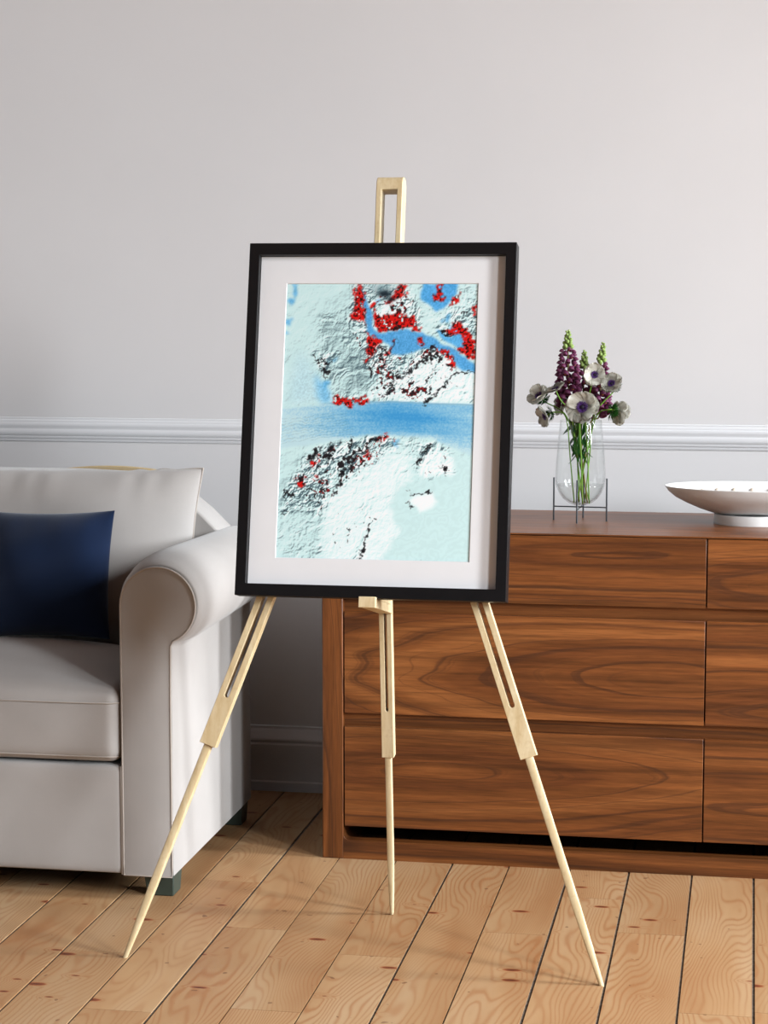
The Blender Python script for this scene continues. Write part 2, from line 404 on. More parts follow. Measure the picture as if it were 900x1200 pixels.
def satellite_print(nx, ny):
    """Colours (sRGB, ny * nx * 3, row 0 at the top) of the false-colour ice map."""
    U, V = np.meshgrid(np.linspace(0, 1, nx), np.linspace(0, 1, ny))
    # drawing frame: x 112-38v .. 784-34v, y 68 .. 1036
    XX = (112 - 38 * V) + U * (672 + 4 * V); YY = 68 + V * 968
    wob1 = _fbm(nx, ny, 14, 20, 5, 4) - .5; wob2 = _fbm(nx, ny, 14, 20, 77, 4) - .5
    Xw = XX + wob1 * 34; Yw = YY + wob2 * 34
    fine1 = _fbm(nx, ny, 60, 86, 9, 3) - .5; fine2 = _fbm(nx, ny, 60, 86, 31, 3) - .5
    Xr = Xw + fine1 * 26; Yr = Yw + fine2 * 26
    def poly(pts, X=Xw, Y=Yw):
        m = np.zeros(X.shape, bool); n = len(pts)
        for i in range(n):
            x1, y1 = pts[i]; x2, y2 = pts[(i + 1) % n]
            if y1 == y2: continue
            c = ((y1 > Y) != (y2 > Y)) & (X < (x2 - x1) * (Y - y1) / (y2 - y1) + x1)
            m ^= c
        return m
    def blur(a, r):
        a = a.astype(float)
        for _ in range(2):
            for ax in (0, 1):
                k = np.cumsum(np.concatenate([np.repeat(np.take(a, [0], ax), r + 1, ax), a, np.repeat(np.take(a, [-1], ax), r, ax)], ax), ax)
                n = a.shape[ax]
                a = (np.take(k, range(2 * r + 1, 2 * r + 1 + n), ax) - np.take(k, range(0, n), ax)) / (2 * r + 1)
        return a
    def seg(x1, y1, x2, y2, X=Xw, Y=Yw):
        dx, dy = x2 - x1, y2 - y1; L2 = dx * dx + dy * dy
        t = np.clip(((X - x1) * dx + (Y - y1) * dy) / L2, 0, 1)
        return np.hypot(X - x1 - t * dx, Y - y1 - t * dy)
    def lerp(a, b, t): return a + (b - a) * np.clip(t, 0, 1)[..., None]
    C = lambda *c: np.array(c, float) / 255.
    k = nx / 360.
    R = lambda r: max(1, int(round(r * k)))
    # ---- how rugged each tract is
    rough = np.full(XX.shape, .13)
    def setr(pts, val, r=7):
        nonlocal rough
        m = blur(poly(pts), R(r)); rough = rough * (1 - m) + val * m
    setr([(215,180),(350,150),(400,300),(420,420),(330,480),(215,330)], .40)
    setr([(345,70),(540,70),(600,235),(430,235),(385,250),(395,330),(345,260)], .9)
    setr([(370,250),(490,300),(560,300),(650,285),(720,350),(690,400),(600,485),(440,480),(400,440),(430,380),(385,350)], 1.05)
    setr([(600,484),(700,370),(768,385),(768,490)], .55)
    setr([(205,300),(270,310),(275,420),(235,390)], .75)
    setr([(262,495),(270,455),(400,450),(420,490)], .9)
    setr([(560,70),(784,70),(780,330),(700,300),(650,240)], .45)
    setr([(640,190),(784,120),(784,330),(720,320)], .8)
    setr([(80,900),(130,760),(190,680),(300,628),(470,602),(520,640),(420,720),(330,790),(250,900)], 1.0)
    setr([(80,890),(250,860),(250,1036),(75,1036)], .38)
    setr([(250,830),(400,700),(560,640),(540,760),(470,860),(520,940),(450,1036),(200,1036)], .50)
    setr([(520,600),(700,650),(700,745),(570,745)], .65)
    # ---- relief, ridges running from lower left to upper right
    a = np.radians(-52)
    def ridged(fu, fv, seed):
        p = XX * np.cos(a) + YY * np.sin(a); q = -XX * np.sin(a) + YY * np.cos(a)
        p = p + wob1 * 130; q = q + wob2 * 130
        out = np.zeros(XX.shape); amp = 1.
        for o in range(4):
            rg = np.random.RandomState(seed + o); G = rg.rand(256, 256)
            x = (p * fu * 2 ** o) % 255; y = (q * fv * 2 ** o) % 255
            xi = x.astype(int); yi = y.astype(int); tx = x - xi; ty = y - yi
            tx = tx * tx * (3 - 2 * tx); ty = ty * ty * (3 - 2 * ty)
            n = (G[yi, xi] * (1 - tx) + G[yi, xi + 1] * tx) * (1 - ty) + (G[yi + 1, xi] * (1 - tx) + G[yi + 1, xi + 1] * tx) * ty
            out += amp * (1 - np.abs(2 * n - 1)); amp *= .55
        return out
    H = ridged(.009, .019, 3) * 20 + _fbm(nx, ny, 22, 32, 55, 5, True) * 16 + _fbm(nx, ny, 110, 155, 66, 2) * 3
    H0 = _fbm(nx, ny, 7, 10, 21, 5) * 24
    def slope(h): 
        gy, gx = np.gradient(h)
        return (gx * .62 + gy * .78) * k
    S = -slope(H) * np.clip(rough, .05, 2) ** 1.35 * .92 - slope(H0) * .38      # >0 faces the upper left (dark), <0 lit
    S = -S
    sh = S * .40
    sh = np.where(sh < 0, sh * 1.15, sh * .8)
    # broad brightness of each snow tract
    bright = np.zeros(XX.shape)
    def setb(pts, val, r=9):
        nonlocal bright
        bright += blur(poly(pts), R(r)) * val
    setb([(395,440),(480,400),(560,350),(640,310),(740,360),(768,400),(768,492),(440,482)], .42)
    setb([(440,120),(520,90),(560,180),(500,190),(440,200)], .30)
    setb([(590,160),(700,140),(640,240),(600,235)], .10)
    setb([(240,1036),(235,850),(300,780),(400,690),(560,640),(540,760),(480,840),(520,940),(450,1036)], .34)
    setb([(575,735),(585,690),(640,655),(700,672),(692,742)], .45, 4)
    setb([(530,835),(560,800),(625,792),(642,828),(580,882)], .48, 4)
    setb([(215,180),(350,170),(400,300),(400,420),(330,470),(260,420)], -.17)
    setb([(330,340),(410,330),(420,420),(360,440)], -.16)
    setb([(80,780),(210,700),(240,860),(90,900)], -.18)
    val = sh * (1 - np.clip(bright, 0, .5) * 1.15) + bright
    base = np.ones(XX.shape + (3,)) * C(210, 240, 239)
    col = base.copy()
    col = lerp(col, C(250, 255, 255), np.clip(val, 0, .5) / .5)
    col = lerp(col, C(84, 108, 116), np.clip(-val - .03, 0, .6) / .55)
    flat = poly([(695,668),(766,680),(752,1036),(452,1036),(512,945),(482,850),(500,800),(545,765),(600,752),(692,748),(705,700)], Xr, Yr) & ~poly([(528,832),(560,800),(625,790),(645,828),(580,886)], Xr, Yr)
    rip = np.sin((XX * .35 + YY * .55) * .28 + wob1 * 26) * .012
    flatm = blur(flat, R(2))
    col = lerp(col, C(209, 238, 237), flatm) + (rip * flatm)[..., None]
    # ---- blue ice
    def blue(pts, c, r=2, soft=1., X=Xw, Y=Yw):
        nonlocal col
        m = blur(poly(pts, X, Y), R(r)) * soft
        sp = (_fbm(nx, ny, 150, 210, 88, 2) - .5)[..., None] * .20
        col = col * (1 - m[..., None]) + (C(*c) + sp) * m[..., None]
    blue([(368,62),(388,120),(412,170),(420,225),(455,240),(520,226),(585,234),(640,268),(690,296),(722,322),(775,350),(778,388),(735,365),(690,328),(640,298),(590,296),(520,312),(486,318),(480,280),(440,270),(400,245),(388,190),(378,130)], (88,168,224))
    blue([(588,62),(645,72),(712,62),(700,100),(668,150),(640,168),(612,140),(590,118)], (86,172,230))
    blue([(648,228),(660,262),(690,282),(730,300),(700,260),(668,240)], (92,178,232))
    blue([(690,205),(700,215),(740,240),(760,300),(720,322),(700,280)], (92,178,232))
    blue([(216,385),(238,410),(262,450),(262,495),(232,497),(206,470)], (112,190,236), 5, .9)
    blue([(150,300),(215,380),(232,490),(110,495)], (190,226,236), 12, .7)
    for p in ([(128,75),(152,85),(146,110),(122,138),(108,132),(132,105)], [(110,188),(124,190),(120,214),(108,210)], [(106,236),(126,236),(124,246),(106,246)], [(236,432),(268,400),(272,408),(242,446)], [(420,120),(436,110),(428,140)], [(655,190),(690,170),(680,200)], [(258,345),(290,320),(284,334)], [(470,640),(505,622),(500,640)]):
        blue(p, (90,175,228), 2, .85, Xr, Yr)
    # the wide trunk glacier crossing the sheet
    tx = [60, 180, 270, 400, 500, 620, 700, 790]; ty_ = [515, 505, 492, 486, 485, 489, 491, 494]; by = [655, 640, 625, 603, 600, 612, 645, 688]
    top = np.interp(XX, tx, ty_) + wob1 * 6; bot = np.interp(XX, tx, by) + wob2 * 12
    inside = blur((YY > top) & (YY < bot), R(2.2))
    f = (YY - top) / (bot - top)
    st = np.zeros(XX.shape)
    for o, (fx, fy) in enumerate(((3, 40), (5, 90), (9, 180))):
        L = _lattice(nx, ny, fx, fy, 140 + o); st += (L - .5) * (1, .8, .6)[o]
    deep = np.interp(XX, [90, 180, 280, 380, 470, 560, 640, 770], [.05, .16, .38, .68, .93, 1.0, .78, .42]) * (1 - .35 * np.abs(f - .42) * 2)
    deep = deep + .22 * st + (_fbm(nx, ny, 170, 240, 199, 2) - .5) * .46 - np.clip((f - .8) * 5, 0, 1) * np.interp(XX, [90, 300, 420, 640, 770], [.4, .3, .1, .35, .3])
    gl = lerp(np.ones(XX.shape + (3,)) * C(198, 229, 235), C(66, 156, 214), deep)
    crev = (np.sin(YY * .62 + XX * .11 + wob1 * 18) > .55) & (XX < 330 + wob2 * 60) & (f > .25) & (f < .9)
    gl = gl - (crev * .055 * (1 + 2 * fine1))[..., None]
    col = col * (1 - inside[..., None]) + gl * inside[..., None]
    edge = np.exp(-((YY - top) / 3.) ** 2) * np.clip((XX - 230) / 60, 0, 1) * .35
    col = lerp(col, C(52, 120, 165), edge)
    # ---- bare rock shown red
    grit = _fbm(nx, ny, 75, 105, 300, 3); grit2 = _fbm(nx, ny, 120, 170, 400, 2)
    def red(pts, keep=.40, r=1):
        nonlocal col
        m = poly(pts, Xr, Yr)
        spk = np.clip((grit - keep + .13) * 14, 0, 1)
        m = blur(m, R(r)) 
        dk = np.clip((grit2 - .55) * 10, 0, 1)
        c = lerp(np.ones(XX.shape + (3,)) * C(218, 26, 22), C(40, 10, 12), dk)
        m = m * spk
        col = col * (1 - m[..., None]) + c * m[..., None]
    for p, kp in (([(348,84),(382,72),(380,120),(382,196),(348,196),(360,150),(345,115)], .36), ([(392,236),(412,250),(452,262),(410,330),(396,344),(380,310),(402,275)], .34),
              ([(424,160),(446,196),(480,180),(522,166),(556,186),(592,229),(520,226),(446,234),(424,206)], .37), ([(462,132),(478,106),(516,68),(530,72),(506,104),(540,98),(484,136)], .3),
              ([(497,262),(482,310),(462,338),(454,330),(482,282)], .35), ([(568,260),(596,256),(592,290),(574,284)], .38), ([(644,66),(662,66),(660,128),(643,126)], .36),
              ([(690,110),(716,98),(712,128),(694,140)], .46), ([(664,245),(700,216),(712,196),(732,214),(748,236),(768,268),(778,276),(778,332),(744,332),(704,302),(732,296),(716,252),(684,240)], .33),
              ([(768,146),(784,146),(782,178),(766,170)], .4), ([(272,482),(300,464),(330,474),(392,458),(410,480),(290,495)], .44), ([(430,606),(472,604),(456,628),(430,622)], .44),
              ([(405,135),(425,130),(424,160),(408,158)], .42), ([(640,292),(668,300),(712,350),(690,356),(650,315)], .5),
              ([(205,700),(236,668),(232,690),(206,730),(222,770),(205,760)], .52), ([(146,740),(176,752),(172,790),(146,780)], .5), ([(345,690),(410,670),(400,700),(350,715)], .58), ([(470,622),(500,618),(490,632)], .5)):
        red(p, kp)
    # ---- black shadow flecks and ridge lines
    fleck = np.clip((ridged(.018, .034, 91) * .55 + grit * .66 + _fbm(nx, ny, 9, 13, 611, 3) * .5 - np.interp(rough, [0, .35, .6, 1.05], [3.2, 1.84, 1.66, 1.45])) * 14, 0, 1)
    fleck = fleck * (1 - inside) * (1 - flatm)
    col = lerp(col, C(24, 20, 24), fleck * .95)
    rd = np.clip((grit2 - .53) * 9, 0, 1) * np.clip((rough - .55) * 3, 0, 1) * np.clip(fleck * 2, 0, 1) * (_fbm(nx, ny, 10, 14, 500, 2) > .5)
    col = lerp(col, C(176, 22, 22), rd * .8)
    for x1, y1, x2, y2, w in ((604,482,650,440,5),(650,440,690,398,4),(690,398,716,366,3),(716,364,768,386,2),(440,478,482,448,4),(470,420,500,385,6),(505,400,550,372,7),(560,370,600,335,5),(610,340,640,300,5),(372,1034,404,925,5),(404,925,412,900,2),
                              (575,700,600,650,6),(600,648,618,632,4),(668,700,668,745,3),(545,800,620,790,3),(528,830,545,860,3),(284,810,310,745,7),(310,745,332,735,5),(190,700,236,655,6),(150,760,165,742,5),(262,690,275,640,6),(330,640,345,628,5),(410,628,440,610,6),
                              (400,380,425,355,4),(436,350,460,300,4),(405,330,425,290,3),(480,300,500,265,3),(232,330,268,352,3),(250,395,262,370,4),(214,318,222,345,3),(110,830,118,795,3),(85,885,130,870,2),(220,880,228,850,3)):
        d = seg(x1, y1, x2, y2, Xr, Yr)
        m = np.clip(1.6 - d / w, 0, 1) * np.clip(.55 + (grit - .4) * 4, 0, 1)
        col = lerp(col, C(22, 22, 26), m)
    cl = np.exp(-((XX - 455) / 24) ** 2 - ((YY - 101) / 13) ** 2) + .7 * np.exp(-((XX - 480) / 16) ** 2 - ((YY - 122) / 8) ** 2)
    col = lerp(col, C(12, 26, 36), cl * 1.15)
    cl2 = np.exp(-((XX - 445) / 45) ** 2 - ((YY - 82) / 18) ** 2)
    col = lerp(col, C(120, 150, 158), cl2 * .55)
    return np.clip(col, 0, 1)

# ------------------------------------------------------------------ room shell
LW, FW, BW, CZ = -4.4, -2.2, 4.441, 2.85
# floor: every plank its own strip in one mesh, with a tint code per plank
GAPS = [-1.6, -1.495, -1.378, -1.256, -1.137, -1.0145, -.9, -.786, -.673, -.56, -.4485, -.331, -.2165, -.0965, .02]
edges = list(GAPS)
while edges[0] > LW - .1: edges.insert(0, edges[0] - .117)
while edges[-1] < RW + .1: edges.append(edges[-1] + .117)
rg = random.Random(11)
bm = bmesh.new(); lay = bm.loops.layers.float_color.new('plank')
wide = {-1.0145: .0042, -.9: .0055, -1.137: .0048, -.331: .0052, -.2165: .0046, -.56: .0046, .02: .0046, -.0965: .0040, -1.256: .005}
for xa, xb in zip(edges, edges[1:]):
    ga = wide.get(round(xa, 4), rg.choice((.0016, .0026, .0036))) / 2; gb = wide.get(round(xb, 4), rg.choice((.0016, .0026, .0036))) / 2
    y = FW + rg.uniform(-.6, 0)
    while y < BW:
        y2 = y + rg.uniform(.55, 1.25)
        ya, yb = max(y, FW) + .0004, min(y2, BW) - .0004
        if yb - ya > .02:
            v = box(bm, xa + ga, xb - gb, ya, yb, -.016, 0)
            code = (rg.random(), rg.random(), rg.random(), 1)
            for f in {f for q in v for f in q.link_faces}:
                for l in f.loops: l[lay] = code
        y = y2
struct('floor', bm, M_floor, 'pine plank floor with knots and dark gaps between boards', 'floor', smooth=False)
struct('floor_slab', boxes((LW, RW, FW, BW + .02, -.10, -.0022)), M_dark, smooth=False)

struct('wall_back', boxes((LW - .1, RW + .3, BW, BW + .12, 0, CZ)), M_wall, 'off-white plaster wall behind the easel', 'wall', smooth=False)
struct('wall_left', boxes((LW - .1, LW, FW, BW, 0, CZ)), M_wall, smooth=False)
struct('wall_front', boxes((LW - .1, RW + .3, FW - .1, FW, 0, CZ)), M_walldark, smooth=False)
struct('ceiling', boxes((LW - .1, RW + .3, FW - .1, BW + .1, CZ, CZ + .1)), M_ceiling, smooth=False)
# right wall with three openings
bm = bmesh.new(); ys = [FW]
for wy, ww in sorted(WIN): ys += [wy - ww / 2, wy + ww / 2]
ys.append(BW)
for i in range(0, len(ys), 2): box(bm, RW, RW + .14, ys[i], ys[i + 1], 0, CZ)
for i in range(1, len(ys) - 1, 2):
    box(bm, RW, RW + .14, ys[i], ys[i + 1], 0, WZ0); box(bm, RW, RW + .14, ys[i], ys[i + 1], WZ1, CZ)
struct('wall_right', bm, M_wall, smooth=False)
for k, (wy, ww) in enumerate(WIN):
    a, b = wy - ww / 2, wy + ww / 2; f = .035
    bm = boxes((RW + .05, RW + .10, a, a + f, WZ0, WZ1), (RW + .05, RW + .10, b - f, b, WZ0, WZ1), (RW + .05, RW + .10, a + f, b - f, WZ0, WZ0 + f), (RW + .05, RW + .10, a + f, b - f, WZ1 - f, WZ1),
               (RW + .055, RW + .095, a + f, b - f, (WZ0 + WZ1) / 2 - .018, (WZ0 + WZ1) / 2 + .018))
    struct('window_%d' % (k + 1), bm, M_winframe, smooth=False, bevel=.003)

# skirting board and chair rail along the back wall (profiles run along x)
sk = [(BW, 0), (BW - .024, 0), (BW - .024, .0205), (BW - .0205, .0235), (BW - .0205, .105), (BW - .018, .1085), (BW - .0175, .1115), (BW - .019, .114), (BW - .0185, .118), (BW - .011, .130), (BW - .0065, .139), (BW - .006, .1445), (BW, .1455)]
bm = bmesh.new(); prism(bm, sk, LW, RW, 'X')
struct('baseboard_back', bm, M_trim, 'white moulded skirting board along the back wall', 'skirting board', angle=20)
cr = [(BW, .7775), (BW - 0.0014, .7775), (BW - 0.0022, .780), (BW - 0.0022, .7835), (BW - 0.0034, .7845), (BW - 0.0042, .787), (BW - 0.0042, .790), (BW - 0.0056, .7925), (BW - 0.0065, .797), (BW - 0.0063, .802), (BW - 0.0050, .8055),
      (BW - 0.0051, .809), (BW - 0.0062, .812), (BW - 0.0063, .816), (BW - 0.0054, .819), (BW - 0.0036, .8195), (BW - 0.0036, .8225), (BW - 0.0029, .825), (BW - 0.0017, .8265), (BW - 0.0014, .8305), (BW, .8315)]
bm = bmesh.new(); prism(bm, cr, LW, RW, 'X')
struct('trim_1', bm, M_trim, 'white moulded chair rail running across the wall', 'chair rail', angle=20)

# ------------------------------------------------------------------ chest of drawers
DX0, DX1, DY0, DY1, DH = -.820, .664, 3.905, 4.321, .655
dr = thing('chest_of_drawers', 'wide low walnut chest of drawers behind the easel, carrying vase and bowl', 'chest of drawers', (DX0, DY0, 0))
W_ = DX1 - DX0; D_ = DY1 - DY0
wal_post = mat_walnut('walnut_post', 'Z', (0, .1, .02), 1.3, 20, 1.0)
wal_rail = mat_walnut('walnut_rail', 'X', (.3, .05, -.06), 2.1, 20, .92)
wal_top = mat_walnut('walnut_top', 'X', (.4, .2, .3), 4.4, 24, .95)
pw = .042
def post_outline(x0, x1, inner):      # front view of an end frame leg with a soft inner corner at the plinth
    return None
# end panels (posts run the full depth as slabs)
for x0 in (0, W_ - pw):
    obj('side_panel', boxes((x0, x0 + pw, 0, D_, 0, DH - .003)), wal_post, dr, bevel=.0022)
# plinth rail with curved inner corners
def arc(cx, cz, r, a0, a1, n=6): return [(cx + r * math.cos(R(a0 + (a1 - a0) * i / n)), cz + r * math.sin(R(a0 + (a1 - a0) * i / n))) for i in range(n + 1)]
ph, cr_ = .037, .012
pl = [(pw, 0), (W_ - pw, 0), (W_ - pw, ph + cr_)] + arc(W_ - pw - cr_, ph + cr_, cr_, 0, -90)[1:] + arc(pw + cr_, ph + cr_, cr_, -90, -180)
bm = bmesh.new(); prism(bm, pl, .001, .030, 'Y'); obj('plinth_rail', bm, wal_rail, dr, bevel=.0012)
bm = bmesh.new(); prism(bm, pl, D_ - .030, D_ - .001, 'Y'); obj('plinth_rail', bm, wal_rail, dr, bevel=.0012)
obj('top_board', boxes((pw + .0004, W_ - pw - .0004, .0145, D_, DH - .022, DH), (0, pw + .0004, .0, D_, DH - .003, DH), (W_ - pw - .0004, W_, .0, D_, DH - .003, DH), (pw + .0004, W_ - pw - .0004, .0, .0145, DH - .003, DH)), wal_top, dr, smooth=False)
obj('back_panel', boxes((pw, W_ - pw, D_ - .014, D_ - .004, .055, DH - .024)), M_cavity, dr, smooth=False)
obj('bottom_board', boxes((pw, W_ - pw, .022, D_ - .016, .066, .078)), M_cavity, dr, smooth=False)
midx = -.078 - DX0
obj('divider_panel', boxes((midx - .008, midx + .008, .024, D_ - .016, .079, DH - .024)), M_cavity, dr, smooth=False)
for z0, z1 in ((.4945, .5165), (.267, .2915)):
    obj('front_rail', boxes((pw, W_ - pw, .013, .050, z0 - .006, z1 + .006)), wal_rail, dr, smooth=False)
rows = [(.5180, .6505), (.2925, .4935), (.0660, .2660)]
cols = [(pw + .0022, midx - .0012), (midx + .0012, W_ - pw - .0022)]
cent = {(0, 0): ((.55, 0, .615), 0.2, .16), (0, 1): ((.95, 0, .56), 1.9, .2), (1, 0): ((.66, 0, .375), 3.3, .36), (1, 1): ((1.1, 0, .33), 5.7, .22), (2, 0): ((.22, 0, .185), 7.9, .30), (2, 1): ((.9, 0, .13), 9.1, .2)}
for i, (z0, z1) in enumerate(rows):
    for j, (x0, x1) in enumerate(cols):
        ce, sd, stv = cent[(i, j)]
        mt = mat_walnut('walnut_drawer', 'X', ce, sd, 21, 1.08, stv)
        dw = obj('drawer', boxes((x0, x1, .0015, .0120, z0, z1)), mt, dr, bevel=.0010)
        if i != 0: pass
        obj('drawer_box', boxes((x0 + .02, x1 - .02, .0505, D_ - .03, z0 + .016, z1 - .034)), M_cavity, dw, smooth=False)

# ------------------------------------------------------------------ sofa
SX, SY = -1.032, 3.57                 # outer face of the right arm, front plane
SL = -2.52                            # outer face of the left arm
sf = thing('sofa', 'beige fabric sofa with rolled arms at left, beside the chest of drawers', 'sofa', ((SX + SL) / 2, SY, 0))
ox = (SX + SL) / 2
SB = .045                             # underside height
def arm_profile(Rr, cx, cz, xi, xo, n=30):
    """closed (x,z) outline of the rolled arm, x measured outwards from the seat side"""
    pts = []
    a1 = math.degrees(math.asin(max(-1, min(1, (xi - cx) / Rr)))) if abs(xi - cx) < Rr else -90
    # left tangent -> over the top -> round to the neck
    neck_a = -math.degrees(math.acos(max(-1, min(1, (xo + .006 - cx) / Rr))))
    A0 = 180; A1 = neck_a
    for i in range(n + 1):
        a = R(A0 + (A1 - A0) * i / n); pts.append((cx + Rr * math.cos(a), cz + Rr * math.sin(a)))
    nz = pts[-1][1]
    pts.append((xo + .001, nz - .010))
    for t in (.8, .6, .4, .2, .04, 0): pts.append((xo, SB + (nz - .02 - SB) * t))
    for t in (0, .3, .6): pts.append((cx - Rr + 0.0, SB + (cz - SB) * t)) if False else None
    pts.append((cx - Rr, SB)); pts.append((cx - Rr, SB + .02))
    for t in (.3, .6, .9): pts.append((cx - Rr, SB + (cz - SB) * t))
    return pts
def make_arm(sgn):
    def X(x): return (x - ox) if sgn > 0 else -(x - ox)
    secs = []  # y, radius, cx, cz, xo
    base = dict(r=.0700, cx=-1.054, cz=.548)
    for y, dr_, dz, dxo in ((0.0, -.004, -.001, -.004), (.0015, 0, 0, 0), (.0035, .0002, 0, .0), (.0042, -.0090, -.003, -.0085), (.0088, -.0090, -.003, -.0085), (.0094, .0016, .001, .0005), (.012, .0045, .0015, .001), (.030, .0095, .003, .001), (.065, .0145, .0045, .001), (.11, .0165, .005, .001), (.18, .0160, .0045, .001), (.40, .0125, .002, .001), (.55, .0105, .0005, .001), (.606, .0095, 0, 0), (.612, .006, -.002, -.004)):
        secs.append((SY + y, base['r'] + dr_, base['cx'] + dr_ * .10, base['cz'] + dz, SX + dxo))
    bm = bmesh.new(); rings = []
    for y, r, cx, cz, xo in secs:
        rings.append([bm.verts.new((X(px), y - SY, pz)) for px, pz in arm_profile(r, cx, cz, cx - r, xo)])
    n = len(rings[0])
    for a, b in zip(rings, rings[1:]):
        for i in range(n): bm.faces.new((a[i], a[(i + 1) % n], b[(i + 1) % n], b[i]))
    bm.faces.new(rings[0]); bm.faces.new(list(reversed(rings[-1])))
    arm = obj('arm', bm, M_sofa, sf, angle=50)
    # piping round the front panel
    pr = arm_profile(.0700, -1.054, .548, -1.124, SX)
    path = [(X(a), .0016, b) for a, b in pr]
    # start from the bottom of the outer side, walk to the bottom of the inner side
    k = min(range(len(pr)), key=lambda i: (pr[i][1], -pr[i][0])); 
    path = list(reversed(path[:k + 1])) if False else path
    bm = bmesh.new(); tube(bm, path, .0021, 6, closed=True); obj('piping', bm, M_piping, arm, angle=None)
    for fy in (.025, .66 - .12):
        bm = bmesh.new()
        x0, x1, y0, y1 = X(-1.095), X(-1.036), fy, fy + .060
        if x0 > x1: x0, x1 = x1, x0
        t = .007; v = []
        top = [(x0, y0), (x1, y0), (x1, y1), (x0, y1)]; bot = [(x0 + t, y0 + t * .6), (x1 - t * .3, y0 + t * .6), (x1 - t * .3, y1 - t), (x0 + t, y1 - t)]
        T = [bm.verts.new((*p, SB + .004)) for p in top]; B = [bm.verts.new((*p, 0)) for p in bot]
        for i in range(4): bm.faces.new((T[i], T[(i + 1) % 4], B[(i + 1) % 4], B[i]))
        bm.faces.new(T); bm.faces.new(list(reversed(B)))
        tag(obj('foot', bm, M_foot, sf, bevel=.002), 'dark green tapered block foot')
    return arm
make_arm(1); make_arm(-1)
XI = -1.124 + .0005                    # inner face of the right arm
XL = 2 * ox - XI
# base under the cushions
bm = bmesh.new(); rounded_box(bm, (XL - ox, .002, SB), (XI - ox, .60, .250), .010, (40, 14, 10)); obj('base', bm, M_sofa, sf, angle=None)
bm = bmesh.new(); tube(bm, [(XI - ox - .0035, .0035, z) for z in (SB, .1, .15, .2, .248)], .0028, 6); obj('piping', bm, M_piping, sf, angle=None)
# back
bk = [(XL - ox + .30, SB), (SX - ox - .004, SB), (SX - ox - .004, .55), (SX - ox - .022, .612), (SX - ox - .075, .664), (SX - ox - .120, .700), (SX - ox - .16, .724), (SX - ox - .22, .737), (SX - ox - .35, .742), (0, .742)]
bk = [(0, SB)] + bk[1:]
full = bk + [(-x, z) for x, z in reversed(bk[1:-1])]
bm = bmesh.new(); prism(bm, full, .500, .604, 'Y'); obj('back', bm, M_sofa, sf, bevel=.006, seg=3)
# seat cushions
nz = np.random.RandomState(4)
def bumpf(x, y, k): return math.sin(x * 23 + k) * math.sin(y * 17 + k * 2.1) * .5 + math.sin(x * 51 + 1.3 * k) * math.sin(y * 37 + k) * .25
mid = ox
for ci, (x0, x1) in enumerate(((mid + .002 - ox, XI - ox - .0025), (XL - ox + .0025, mid - .002 - ox))):
    w = x1 - x0; cx = (x0 + x1) / 2; y0, y1 = -.006, .420; z0, z1 = .2535, .392
    def dfm(p, cx=cx, w=w, y0=y0, y1=y1, z0=z0, z1=z1):
        u = (p.x - cx) / (w / 2); v = (p.y - (y0 + y1) / 2) / ((y1 - y0) / 2); t = (p.z - z0) / (z1 - z0)
        c = max(0, (1 - abs(u) ** 2.6)) * max(0, 1 - abs(v) ** 2.4)
        p = p.copy(); p.z += c * .046 * t + bumpf(p.x, p.y, 1) * .0012 * t
        if v < -.6:
            p.y -= math.sin(math.pi * min(1, max(0, t))) * .006 * max(0, 1 - abs(u) ** 6); p.y += bumpf(p.x * 1.4, p.z * 2.2, 3) * .0012
        return p
    bm = bmesh.new(); rounded_box(bm, (x0, y0, z0), (x1, y1, z1), .026, (56, 40, 16), dfm)
    sc = obj('seat_cushion', bm, M_sofa, sf, angle=None)
    for zz, rr in ((z1 - .0255, .0016), (z0 + .012, .0016)):
        off = .0015 if zz > .3 else -.0035
        pts = [(x0 - off + .001, y1 * .5, zz), (x0 - off + .001, y0 + .05, zz)] + [(x0 + .026 - (.026 + off) * math.cos(R(a)), y0 + .026 - (.026 + off) * math.sin(R(a)), zz) for a in range(0, 91, 15)]
        nn = 24
        pts += [(x0 + .026 + (w - .052) * i / nn, y0 - off - math.sin(math.pi * min(1, max(0, (zz - z0) / (z1 - z0)))) * .006 * max(0, 1 - abs((x0 + .026 + (w - .052) * i / nn - cx) / (w / 2)) ** 6) + .0006, zz) for i in range(1, nn)]
        pts += [(x1 - .026 + (.026 + off) * math.sin(R(a)), y0 + .026 - (.026 + off) * math.cos(R(a)), zz) for a in range(0, 91, 15)] + [(x1 + off - .001, y0 + .05, zz), (x1 + off - .001, y1 * .5, zz)]
        bm = bmesh.new(); tube(bm, pts, rr, 6); obj('piping', bm, M_piping, sc, angle=None)
